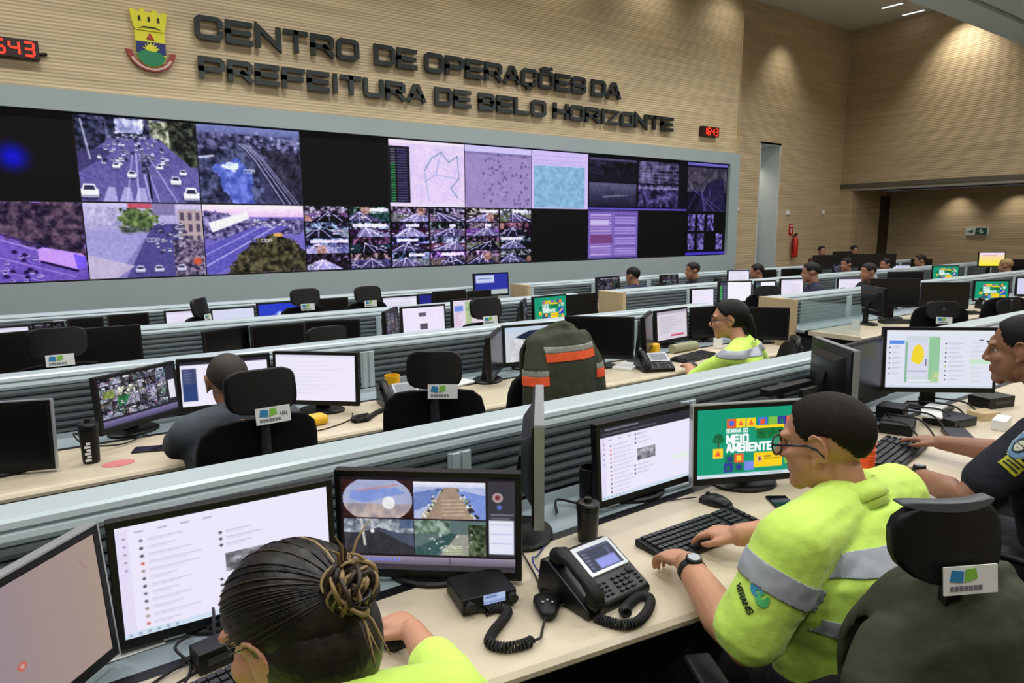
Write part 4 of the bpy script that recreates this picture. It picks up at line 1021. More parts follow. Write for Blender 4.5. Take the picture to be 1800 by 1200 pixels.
def torso_rings(P, S, yaw, bulk, infl=0., fem=False, lean=None):
    u = V(math.cos(R(yaw)), math.sin(R(yaw)), 0); v = V(-math.sin(R(yaw)), math.cos(R(yaw)), 0)
    ax = (S - P).normalized(); f = v - ax * v.dot(ax); f.normalize()
    prof = [(-.10, .12, .10, 0), (-.06, .165, .125, 0), (.02, .178, .135, 0), (.22, .160 if not fem else .142, .120, .01), (.42, .162 if not fem else .145, .118, .014), (.62, .182 if not fem else .160, .128, .016), (.80, .186 if not fem else .160, .122, .008), (.93, .165 if not fem else .14, .10, -.006), (1.02, .115, .080, -.012), (1.09, .072, .066, -.01), (1.14, .058, .058, -.004)]
    rings = []; n = 28
    for t, rx, ry, fy in prof:
        c = P + (S - P) * t + f * fy
        k = bulk if t < .9 else 1 + (bulk - 1) * .5
        q = []
        for i in range(n):
            a = 2 * PI * i / n; ca, sa = math.cos(a), math.sin(a)
            e = 2 / 2.5
            q.append(c + u * ((rx * k + infl) * math.copysign(abs(ca) ** e, ca)) + f * ((ry * k + infl) * math.copysign(abs(sa) ** e, sa)))
        rings.append(q)
    return rings
def person(label, head, hyaw, hip, sh, el, wr, hd, style, pitch=0, roll=0, bulk=1., vox=.006, skin=None, shirt=None, sleeve='short', hair='short',
           fem=False, legs=True, yaw=0., feet_dy=.42, curl=(.3, .3), hn=None, headk=1., cuff=None, arm=1., group=None, hairmat=None, collar=True, spread=1., detail=True, bands=None, wrinkle=.004, knee_dir=None, jaw=1., nose=1.):
    """sh, el, wr: (left, right) joints; hd: finger directions"""
    skin = skin or M_skin; shirt = shirt or M_hiv; hairmat = hairmat or M_hair
    head, hip = Vector(head), Vector(hip); sh = [Vector(p) for p in sh]; el = [Vector(p) for p in el]; wr = [Vector(p) for p in wr]
    root = Vector((hip.x, hip.y, 0))
    t = thing('person', label, 'person', root, 0, group)
    T = Matrix.Translation(-root)
    S = (sh[0] + sh[1]) / 2; M = head_matrix(head, hyaw, pitch, roll)
    fwd = V(-math.sin(R(yaw)), math.cos(R(yaw)), 0); rt = V(fwd.y, -fwd.x, 0)
    legpts = []
    for s_ in (-1, 1):
        h0 = hip + rt * (.085 * s_) ; kn = hip + fwd * .43 + rt * (.13 * s_) - V(0, 0, .02); an = V(kn.x, kn.y, .085) - fwd * .03 + rt * .01 * s_
        legpts.append((h0, kn, an))
    def arms(mb, infl=0., upto=None, k=1.):
        for i in range(2):
            a, e, w_ = sh[i], el[i], wr[i]
            if upto is None or upto >= 2:
                pts = [a, lerp(a, e, .5), e, lerp(e, w_, .3), lerp(e, w_, .75), w_]; r = [.055, .050, .042, .043, .033, .027]
                if upto is not None:
                    q = upto - 2; pts = [a, lerp(a, e, .5), e, lerp(e, w_, q * .5), lerp(e, w_, q)]; r = [.058, .054, .050, .046, .040]
            else:
                pts = [a, lerp(a, e, upto * .5), lerp(a, e, upto)]; r = [.058, .055, .052]
            mb.tube(pts, [x * arm + infl for x in r], 16)
            mb.ell(a, [.056 * arm + infl] * 3); mb.tube([lerp(S, a, .15) + V(0, 0, .035), a + V(0, 0, .004)], [(.058 if infl else .045) + infl, (.055 if infl else .046) * arm + infl], 14)
    # body: head, neck, trunk, arms, hands, legs in one skin
    b = MB(); head_prims(b, M, headk, detail, jaw, nose)
    nk = S + V(0, 0, .03); nb = M @ V(0, -.022, -.05)
    b.tube([nk, lerp(nk, nb, .5), nb], [.062, .054, .052] if not fem else [.055, .046, .046], 16)
    b.loft(torso_rings(hip, S, yaw, bulk * .88, 0, fem)); arms(b)
    for i in range(2):
        up = V(0, 0, 1) if hn is None else Vector(hn[i])
        hand_prims(b, wr[i], Vector(hd[i]), up, -1 if i == 0 else 1, curl[i], spread, 1. if not fem else .92)
    if legs:
        for h0, kn, an in legpts:
            b.tube([h0, lerp(h0, kn, .5), kn], [.078, .07, .055], 14); b.tube([kn, lerp(kn, an, .35), an], [.052, .05, .036], 14)
            b.tube([an - V(0, 0, .03) - fwd * .04, an - V(0, 0, .035) + fwd * .05, an - V(0, 0, .05) + fwd * .15], [.04, .042, .034], 12, .8)
    me = remeshed(b.xf(T), vox, 3, .45)
    link('body', me, skin, t)
    # shirt
    b = MB(); b.loft(torso_rings(hip, S, yaw, bulk, .013, fem)[: (10 if collar else 8)])
    up = {'short': .62 if cuff is None else cuff, 'long': 2.85 if cuff is None else cuff, 'elbow': .9}[sleeve]
    arms(b, .016, up)
    b.ell(S - fwd * .012 - V(0, 0, .055), ((sh[1] - sh[0]).length * .5 + .035, .105 * bulk ** .5, .105), Matrix.Rotation(math.atan2((sh[1] - sh[0]).y, (sh[1] - sh[0]).x), 3, 'Z'), 24, 16)
    rngk = random.Random(len(label)).random() * 50
    def jit(p, n): return wrinkle * (noise.noise(V(p.x * 9 + rngk, p.y * 9, p.z * 16)) * .9 + noise.noise(V(p.x * 26, p.y * 26 + rngk, p.z * 40)) * .35)
    sme = remeshed(b.xf(T), max(vox, .006), 9 if vox < .01 else 4, .5, jit)
    so = link('shirt', sme, shirt, t)
    for nm, pred, m_, *pl in (bands or []):
        band(nm, sme, lambda c, n, pred=pred: pred(c + root), .0035, m_, so, [(Vector(a) - root, Vector(q)) for a, q in (pl[0] if pl else ())])
    if collar:
        c0 = nk - V(0, 0, .006); ax = (nb - nk).normalized(); cu = rt; cv_ = ax.cross(cu); q = MB(); rr_ = []
        for r_, h_ in ((.094, -.012), (.087, .015), (.081, .04), (.076, .060), (.082, .061), (.092, .040), (.102, .012)):
            rr_.append([T @ (c0 + ax * (h_ - .022 * math.sin(a_) * (1 if h_ < .03 else .6)) + cu * (r_ * math.cos(a_)) + cv_ * (r_ * .95 * math.sin(a_))) for a_ in [2 * PI * i / 40 for i in range(40)]])
        co = q.loft(rr_, cap=False).build('collar', shirt, so, smooth=True); sd = co.modifiers.new('s', 'SOLIDIFY'); sd.thickness = .003
    if legs:
        b = MB()
        for h0, kn, an in legpts:
            b.tube([h0 + V(0, 0, .01), lerp(h0, kn, .5), kn], [.098, .088, .072], 14); b.tube([kn, lerp(kn, an, .35), an + V(0, 0, .02)], [.068, .064, .055], 14)
        b.loft(torso_rings(hip, S, yaw, bulk * 1.02, .016, fem)[:4])
        link('trousers', remeshed(b.xf(T), max(vox, .009), 4), M_trous, t)
        for h0, kn, an in legpts:
            q = MB(); q.tube([an - V(0, 0, .035) - fwd * .05, an - V(0, 0, .04) + fwd * .05, an - V(0, 0, .048) + fwd * .165], [.044, .046, .038], 14, .8)
            q.xf(T).build('shoe', M_blk, t, smooth=True)
    hc = hair_cap(T @ M, headk, hair if hair in ('short', 'crop') else 'tied', .006 if hair == 'short' else .012)
    ho = hc.build('hair', hairmat, t, smooth=True)
    if detail:
        for s_ in (-1, 1):
            e = MB(); e.ell((0, 0, 0), (.0115, .0115, .0115), None, 14, 10); e.xf(T @ M @ Matrix.Scale(headk, 4) @ Matrix.Translation((s_ * .031, .0645, .004))).build('eye', M_white, t, smooth=True)
            e = MB(); e.ell((0, 0, 0), (.0055, .003, .0055), None, 12, 8); e.xf(T @ M @ Matrix.Scale(headk, 4) @ Matrix.Translation((s_ * .031, .0752, .004))).build('iris', mat('iris_brown', (40, 24, 16), .2), t, smooth=True)
            e = MB(); e.tube([(s_ * .012, .0955, .028), (s_ * .03, .0935, .033), (s_ * .05, .079, .027)], [.003, .0042, .0022], 8, .7); e.xf(T @ M @ Matrix.Scale(headk, 4)).build('eyebrow', hairmat, t, smooth=True)
    return t, T, M, so

from mathutils.bvhtree import BVHTree
def sewn(parent, me, nm, ctr, u, v, W, H, inside, m, off=.0025, n=26):
    """cloth patch that follows the surface of mesh me; u right, v up"""
    bm = bmesh.new(); bm.from_mesh(me); tr = BVHTree.FromBMesh(bm); bm.free()
    u = Vector(u).normalized(); v = (Vector(v) - u * u.dot(Vector(v))).normalized(); vs = []; idx = {}; fs = []
    for i in range(n + 1):
        for j in range(n + 1):
            p = Vector(ctr) + u * (W * (i / n - .5)) + v * (H * (j / n - .5)); loc, nr, _, _ = tr.find_nearest(p); vs.append(loc + nr * off)
    for i in range(n):
        for j in range(n):
            if inside((i + .5) / n * 2 - 1, (j + .5) / n * 2 - 1): fs.append((i * (n + 1) + j, (i + 1) * (n + 1) + j, (i + 1) * (n + 1) + j + 1, i * (n + 1) + j + 1))
    used = sorted({k for f in fs for k in f}); mp = {k: q for q, k in enumerate(used)}
    b = MB(); b.add([vs[k] for k in used], [tuple(mp[k] for k in f) for f in fs])
    o = b.build(nm, m, parent, smooth=True); s = o.modifiers.new('s', 'SOLIDIFY'); s.thickness = .0012; return o
def sewn_text(parent, me, nm, text, ctr, u, v, h, m, th=.0016, off=.003):
    bm = bmesh.new(); bm.from_mesh(me); tr = BVHTree.FromBMesh(bm); bm.free()
    u = Vector(u).normalized(); v = (Vector(v) - u * u.dot(Vector(v))).normalized(); cw = h * .7; W = sum(gw(c) * cw + .3 * cw for c in text); x = -W / 2
    b = MB()
    for ch in text:
        for pl in GL.get(ch, []):
            pts = []
            for (u0, v0), (u1, v1) in zip(pl, pl[1:]):
                for k in range(4): f = k / 4; pts.append((u0 + (u1 - u0) * f, v0 + (v1 - v0) * f))
            pts.append(pl[-1]); P3 = []
            for a, c in pts:
                loc, nr, _, _ = tr.find_nearest(Vector(ctr) + u * (x + a * cw * gw(ch)) + v * ((c - .5) * h)); P3.append(loc + nr * off)
            b.cord(P3, th, 5)
        x += (gw(ch) + .3) * cw
    return b.build(nm, m, parent, smooth=True)
# ------------------------------------------------------------------ chairs
def curved_plate(W, H, curve, thick, p=4., n=17, m=11, zc=0., lean=0.):
    b = MB(); rings = []
    for k in range(m):
        t = -1 + 2 * k / (m - 1); t = math.sin(t * PI / 2) * .999
        w = W * max(.02, (1 - abs(t) ** p)) ** (1 / p); z = zc + H * t
        fr = [(-w + 2 * w * i / (n - 1)) for i in range(n)]
        r = [(x, curve * (x / W) ** 2 + lean * t * H, z) for x in fr] + [(x, curve * (x / W) ** 2 - thick + lean * t * H, z) for x in fr[::-1]]
        rings.append(r)
    return b.loft(rings)
def card(parent, M, seed=0, num=None, s=1.):
    """white seat card with a blue and green emblem, local plane XZ facing -Y"""
    def bx(nm, c, d, m, par, poly=None):
        b = MB(); b.box(c, d); b.xf(M); return b.build(nm, m, par)
    c = bx('card', (0, 0, 0), (.125 * s, .003, .06 * s), M_paper, parent)
    bl = mat('emblem_blue', (40, 130, 180), .6); gr = mat('emblem_green', (130, 190, 70), .6); ink = mat('grey_print', (110, 116, 122), .7)
    b = MB(); b.prism([(-.05, .0), (-.02, -.004), (-.018, .02), (-.045, .024)], -.002, -.0032, lambda u, v, q: (u * s, q, v * s)); b.xf(M).build('emblem', bl, c)
    b = MB(); b.prism([(-.016, -.004), (.014, .004), (.01, .026), (-.012, .024)], -.002, -.0032, lambda u, v, q: (u * s, q, v * s)); b.xf(M).build('emblem', gr, c)
    b = MB()
    for i in range(7): b.box(((-.045 + i * .011) * s, -.0024, -.016 * s), (.008 * s, .001, .010 * s))
    b.xf(M).build('print', ink, c)
    if num:
        b = MB(); x = .026
        for ch in num:
            for pl in GL[ch]:
                for (u0, v0), (u1, v1) in zip(pl, pl[1:]):
                    p = Vector((x + u0 * .009, 0, -.008 + v0 * .016)); q = Vector((x + u1 * .009, 0, -.008 + v1 * .016)); d = q - p
                    b.box((((p + q) / 2) * s).to_tuple()[:1] + (-.0025, (p.z + q.z) / 2 * s), (d.length * s + .002, .001, .003), Matrix.Rotation(-math.atan2(d.z, d.x), 3, 'Y'))
            x += .014
        b.xf(M).build('number', ink, c)
    return c
def chair(x, y, yaw, label, hz=1.11, hyaw=0., with_card=True, num=None, group='black office chairs with headrests', rim=False, cardx=.0, hw=.135, sz=1., low=0., cz=-.085, cs=1.):
    t = thing('office_chair', label, 'office chair', (x, y, 0), R(yaw), group); t.scale = (1, 1, sz); hz = hz / sz
    b = MB()
    for k in range(5):
        a = 2 * PI * k / 5 + .3
        b.tube([(0, 0, .10), (.28 * math.cos(a), .28 * math.sin(a), .075)], [.026, .016], 8)
    b.cyl((0, 0, .06), (0, 0, .14), .035); b.build('base', M_blk, t, smooth=False)
    for k in range(5):
        a = 2 * PI * k / 5 + .3
        q = MB(); c = Vector((.28 * math.cos(a), .28 * math.sin(a), .03)); ax = Vector((-math.sin(a), math.cos(a), 0))
        q.cyl(c - ax * .022, c + ax * .022, .03, 14); q.cyl(c + Vector((0, 0, .02)), c + Vector((0, 0, .06)), .01, 8); q.build('caster', M_dark, t)
    b = MB(); b.cyl((0, 0, .12), (0, 0, .30), .028); b.cyl((0, 0, .28), (0, 0, .40), .018); b.build('gas_column', M_chgrey, t)
    b = MB(); n = 28
    b.loft([[(W * math.copysign(abs(math.cos(a)) ** .6, math.cos(a)), .02 + D * math.copysign(abs(math.sin(a)) ** .6, math.sin(a)), z) for a in [2 * PI * i / n for i in range(n)]] for z, W, D in ((.385, .20, .20), (.40, .235, .23), (.435, .245, .24), (.452, .23, .225), (.457, .15, .15))])
    b.build('seat', M_mesh, t, smooth=True)
    curved_plate(.225, .255 - low / 2, .045, .028, 5, zc=.77 - low / 2, lean=-.14).xf(Matrix.Translation((0, -.235, 0))).build('backrest', M_mesh, t, smooth=True)
    b = MB(); b.tube([(0, -.05, .40), (0, -.24, .41), (0, -.275, .55), (0, -.30, .85), (0, -.315, 1.0)], [.03, .03, .026, .022, .016], 10); b.build('spine', M_chgrey, t, smooth=True)
    for s_ in (-1, 1):
        q = MB(); q.tube([(s_ * .2, .0, .43), (s_ * .27, -.02, .45), (s_ * .275, -.02, .64)], [.016, .018, .016], 8); q.build('armrest_support', M_chgrey, t, smooth=True)
        q = MB(); q.box((s_ * .275, .02, .655), (.075, .24, .03)); q.build('armrest', M_blk, t, bevel=.012)
    Mh = Matrix.Translation((0, -.30, hz)) @ Matrix.Rotation(R(hyaw), 4, 'Z')
    q = MB(); q.box((0, -.01, -.07), (.03, .02, .16)); q.xf(Mh).build('headrest_post', M_blk, t)
    curved_plate(hw, .069 if rim else .078, .028, .022, 2.9 if rim else 4.2, zc=0, lean=.18).xf(Mh).build('headrest', M_blk, t, smooth=True)
    if rim: curved_plate(hw * .86, .008, .026, .025, 2.6, zc=.066, lean=.1).xf(Mh @ Matrix.Translation((0, .012, 0))).build('headrest_rim', mat('rim_grey', (78, 84, 88), .5), t, smooth=True)
    if with_card: card(t, Mh @ Matrix.Translation((cardx, -.045, cz)) @ Matrix.Rotation(R(-8), 4, 'X'), num=num, s=cs)
    return t

def jacket(label, x, y, yaw, z_top=1.0, stripes=False, wide=.24):
    root = thing('jacket', label, 'jacket', (x, y, 0), R(yaw))
    b = MB(); rows = []
    prof = [(.055, .80, .20), (.055, .88, .21), (.05, .95, .215), (.025, 1.0, .20), (-.02, 1.025, .17), (-.07, 1.0, .2), (-.10, .95, .235), (-.115, .85, .245), (-.13, .7, .25), (-.145, .55, .26), (-.15, .42, .265)]
    prof = [(p, z + z_top - 1.0, w * wide / .24) for p, z, w in prof]
    n = 29
    for p, z, w in prof:
        rows.append([(w * (-1 + 2 * i / (n - 1)), p - .25 - .05 * (1 - (-1 + 2 * i / (n - 1)) ** 2) * (1 if p < 0 else -.2) + .012 * math.sin(i * 1.3 + z * 7) * max(0, 1.05 - z), z - (.045 if stripes else .10) * abs(-1 + 2 * i / (n - 1)) ** 3) for i in range(n)])
    # sheet with thickness: closed loft of front and back faces
    rings = []
    for k, r in enumerate(rows):
        tdir = Vector(rows[min(k + 1, len(rows) - 1)][n // 2]) - Vector(rows[max(k - 1, 0)][n // 2]); nn = Vector((0, tdir.z, -tdir.y)).normalized() * .012
        rings.append([Vector(p) + nn for p in r] + [Vector(p) - nn for p in r[::-1]])
    b.loft(rings)
    for s_ in (-1, 1):
        b.tube([(s_ * wide * .78, -.31, z_top - (.045 if stripes else .10)), (s_ * wide * .98, -.345, z_top - .16), (s_ * wide * 1.08, -.37, z_top - .33), (s_ * wide * 1.1, -.36, z_top - .52)], [.058, .064, .062, .055], 16, .75)
    b.tube([(-.075, -.295, z_top + .015), (0, -.325, z_top + .035), (.075, -.295, z_top + .015)], [.02, .026, .02], 12)
    off = x * 13.7
    jit = lambda p, nrm: .007 * noise.noise(Vector((p.x * 11 + off, p.y * 6, p.z * 5))) + .003 * noise.noise(Vector((p.x * 30, p.y * 30 + off, p.z * 22)))
    me = remeshed(b, .0075, 5, .5, jit)
    o = link('garment', me, M_olive, root)
    if stripes:
        gy = mat('grey_stripe', (150, 150, 142), .6)
        zf = lambda c: z_top - .13
        def rg(a, bb, f): return lambda c, nrm: a < c.z - f(c) <= bb and c.y < -.3
        pl = [((0, 0, z_top + k), (0, 0, 1)) for k in (-.05, -.078, -.118, -.155, -.18, -.222, -.30, -.328, -.37)] + [((s_ * wide * .82, 0, 0), (1, 0, 0)) for s_ in (-1, 1)]
        mid = lambda c: (z_top - .078 if abs(c.x) < wide * .82 else 9)
        slv = lambda c: (z_top - .18 if c.x < -wide * .82 else 9)
        low = lambda c: (z_top - .328 if abs(c.x) < wide * .82 else 9)
        slv2 = lambda c: (z_top - .18 if c.x > wide * .82 else 9)
        for nm, f in (('chest', mid), ('sleeve', slv), ('sleeve', slv2), ('hem', low)):
            band('grey_stripe', me, rg(0, .028, f), .003, gy, root, pl); band('orange_stripe', me, rg(-.042, 0, f), .003, M_orange, root, pl)
    return root

# ------------------------------------------------------------------ desk equipment
def keyboard(x, y, zd, yaw, label, w=.45, d=.15):
    t = thing('keyboard', label, 'keyboard', (x, y, zd), R(yaw), 'black keyboards')
    b = MB(); b.loft([[(-w / 2, -d / 2, z0), (w / 2, -d / 2, z0), (w / 2, d / 2, z1), (-w / 2, d / 2, z1)] for z0, z1 in ((.001, .001), (.014, .024))]); b.build('case', M_blk, t, bevel=.004)
    b = MB(); b.add([(-w / 2 + .01, -d / 2 + .012, .0148), (w / 2 - .01, -d / 2 + .012, .0148), (w / 2 - .01, d / 2 - .008, .0242), (-w / 2 + .01, d / 2 - .008, .0242)], [(0, 1, 2, 3)])
    b.box((0, 0, .0195), (w - .03, .004, .004))
    for r_ in range(6):
        yy = d / 2 - .018 - r_ * (d - .03) / 5.4; z = .014 + (yy + d / 2) / d * .010
        n = 21; x0 = -w / 2 + .014; st = (w - .028) / n
        for c in range(n):
            if c in (15, 19) or (r_ == 5 and c in (4, 5, 6, 8, 9)): continue
            wd = st * .84 if not (r_ == 5 and c == 7) else st * 5.6
            b.box((x0 + st * (c + .5), yy, z + .0045), (wd, .0155, .008))
    b.build('keys', mat('key_black', (32, 34, 38), .45), t)
    return t
def mouse(x, y, zd, yaw, label, cord=None, M_=None):
    t = thing('mouse', label, 'mouse', (x, y, zd), R(yaw), 'computer mice')
    b = MB(); n = 20
    rings = []
    for k in range(9):
        f = k / 8; yy = -.055 + .11 * f; w = .031 * math.sin(PI * (.12 + .76 * f)) ** .5; h = .036 * math.sin(PI * (.10 + .80 * f)) ** .7
        rings.append([(w * math.cos(a), yy, max(.001, .004 + h * math.sin(a))) for a in [2 * PI * i / n for i in range(n)]])
    b.loft(rings).build('shell', M_ or M_blk2, t, smooth=True)
    q = MB(); q.cyl((-.004, .03, .033), (.004, .03, .033), .008, 10); q.build('wheel', M_dark, t)
    if cord:
        inv = (Matrix.Translation((x, y, zd)) @ Matrix.Rotation(R(yaw), 4, 'Z')).inverted()
        MB().cord([inv @ Vector(p) for p in cord], .0022, 6).build('cord', M_dark, t, smooth=True)
    return t
def spline(pts, n=12):
    pts = [Vector(p) for p in pts]; P = [pts[0]] + pts + [pts[-1]]; out = []
    for i in range(1, len(P) - 2):
        a, b_, c, d = P[i - 1:i + 3]
        for k in range(n):
            t = k / n; out.append(.5 * ((2 * b_) + (c - a) * t + (2 * a - 5 * b_ + 4 * c - d) * t * t + (3 * b_ - a - 3 * c + d) * t ** 3))
    out.append(pts[-1]); return out
def coil(pts, R_=.011, r=.0028, pitch=.0065):
    path = spline(pts, 16); L = [0]
    for a, b_ in zip(path, path[1:]): L.append(L[-1] + (b_ - a).length)
    tot = L[-1]; turns = int(tot / pitch); out = []; N = turns * 9; u = None; j = 0
    for k in range(N + 1):
        s_ = tot * k / N
        while j < len(L) - 2 and L[j + 1] < s_: j += 1
        f = (s_ - L[j]) / max(1e-9, L[j + 1] - L[j]); p = lerp(path[j], path[j + 1], f); t = (path[j + 1] - path[j]).normalized()
        if u is None: u = t.cross(Vector((0, 0, 1))).normalized()
        u = (u - t * u.dot(t)).normalized(); v = t.cross(u); a = 2 * PI * turns * k / N
        out.append(p + u * R_ * math.cos(a) + v * R_ * math.sin(a))
    return MB().cord(out, r, 5)
def desk_phone(x, y, zd, yaw, label, coilpts=None, silver=True, lit=True):
    t = thing('desk_phone', label, 'telephone', (x, y, zd), R(yaw), 'black desk telephones')
    bw, dp = .115, .10
    sl = Matrix.Rotation(R(24), 4, 'X')
    b = MB(); b.loft([[(X, -dp, .004), (X, dp, .004), (X, dp * .86, .096), (X, dp * .55, .102), (X, -dp * .92, .030), (X, -dp, .022)] for X in (-bw, bw)]); b.build('body', M_blk2, t, bevel=.005)
    b = MB(); b.box((0, .10, .05), (.16, .10, .012), Matrix.Rotation(R(-50), 3, 'X')); b.build('foot_stand', M_blk, t)
    F = Matrix.Translation((0, -.018, .0665)) @ Matrix.Rotation(math.atan2(.072, .147), 4, 'X')   # sloped face frame
    fx = .035
    b = MB(); b.box((fx, .036, .002), (.142, .100, .006)); b.xf(F).build('display_bezel', M_silver if silver else M_blk2, t, bevel=.003)
    cv = Cv(36, 26, (62, 66, 84), 5); cv.rect(0, 0, 1, .12, (84, 90, 120)); cv.rect(.3, .55, .9, .95, (150, 158, 232)); cv.rows(.06, .2, .25, 5, .15, (150, 156, 190), .8, .04); cv.rows(.76, .2, .96, 4, .1, (120, 126, 190), .8, .04)
    if not lit: cv = Cv(8, 6, (150, 156, 160))
    o = link('display', picture_mesh('display', cv, .116, .074), M_screen, t); o.matrix_local = F @ Matrix.Translation((fx, .034, .0058)) @ Matrix.Rotation(R(-90), 4, 'X')
    for r_ in range(4):
        for c in range(3):
            q = MB(); q.box((fx + -.012 + c * .021, -.034 - r_ * .0135, .0025), (.014, .008, .005)); q.xf(F).build('key', M_chgrey, t, bevel=.002)
    for r_ in range(4):
        for sx in (-.046, -.063, .062):
            q = MB(); q.ell((fx + sx, -.036 - r_ * .012, .002), (.006, .004, .003), None, 10, 6); q.xf(F).build('button', M_chgrey, t, smooth=True)
    q = MB(); q.ell((fx + .05, -.03, .002), (.012, .01, .004), None, 14, 8); q.xf(F).build('dial_pad', M_blk, t, smooth=True)
    hx = -.085
    h = MB(); pts = [(hx, -.088, .012), (hx, -.075, .030), (hx, -.03, .036), (hx, .03, .036), (hx, .07, .030), (hx, .084, .012)]
    h.tube(pts, [.022, .024, .019, .019, .024, .022], 14, .7); h.ell((hx, -.078, .012), (.026, .028, .02)); h.ell((hx, .074, .012), (.026, .028, .02))
    h.xf(F).build('handset', M_blk, t, smooth=True)
    if coilpts:
        inv = (Matrix.Translation((x, y, zd)) @ Matrix.Rotation(R(yaw), 4, 'Z')).inverted()
        coil([inv @ Vector(p) for p in coilpts]).build('coiled_cord', M_dark, t, smooth=True)
    return t
def simple_cord(name, label, pts, r=.003, m=None, cat='cable'):
    pts = spline(pts, 10)
    o = MB().cord(pts, r, 6).build(name, m or M_dark, None, smooth=True)
    return tag(o, label, cat, 'loose cables on the desks')
def slab(name, label, cat, c, d, m, yaw=0, bevel=.003, group=None):
    b = MB(); b.box((0, 0, d[2] / 2), d); o = b.build(name, m, None, bevel=bevel)
    o.location = c; o.rotation_euler = (0, 0, R(yaw)); return tag(o, label, cat, group)
def mug(name, label, x, y, z, r, h, m, handle=True, cat='mug'):
    t = thing(name, label, cat, (x, y, z))
    MB().lathe([(0, .001), (r * .92, .001), (r, .006), (r, h), (r * .9, h), (r * .88, .012), (0, .012)]).build('body', m, t, smooth=False, bevel=0)
    if handle: MB().tube([(r * .95, 0, h * .8), (r + .02, 0, h * .75), (r + .024, 0, h * .5), (r * .95, 0, h * .2)], .005, 8).build('handle', m, t, smooth=True)
    return t
def mobile_phone(x, y, zd, yaw, label):
    t = thing('mobile_phone', label, 'mobile phone', (x, y, zd), R(yaw), 'black mobile phones on the desks')
    MB().box((0, 0, .0045), (.075, .155, .008)).build('body', M_blk, t, bevel=.003)
    MB().box((0, 0, .0088), (.069, .148, .0008)).build('display', mat('phone_glass', (12, 13, 16), .08), t)
    return t
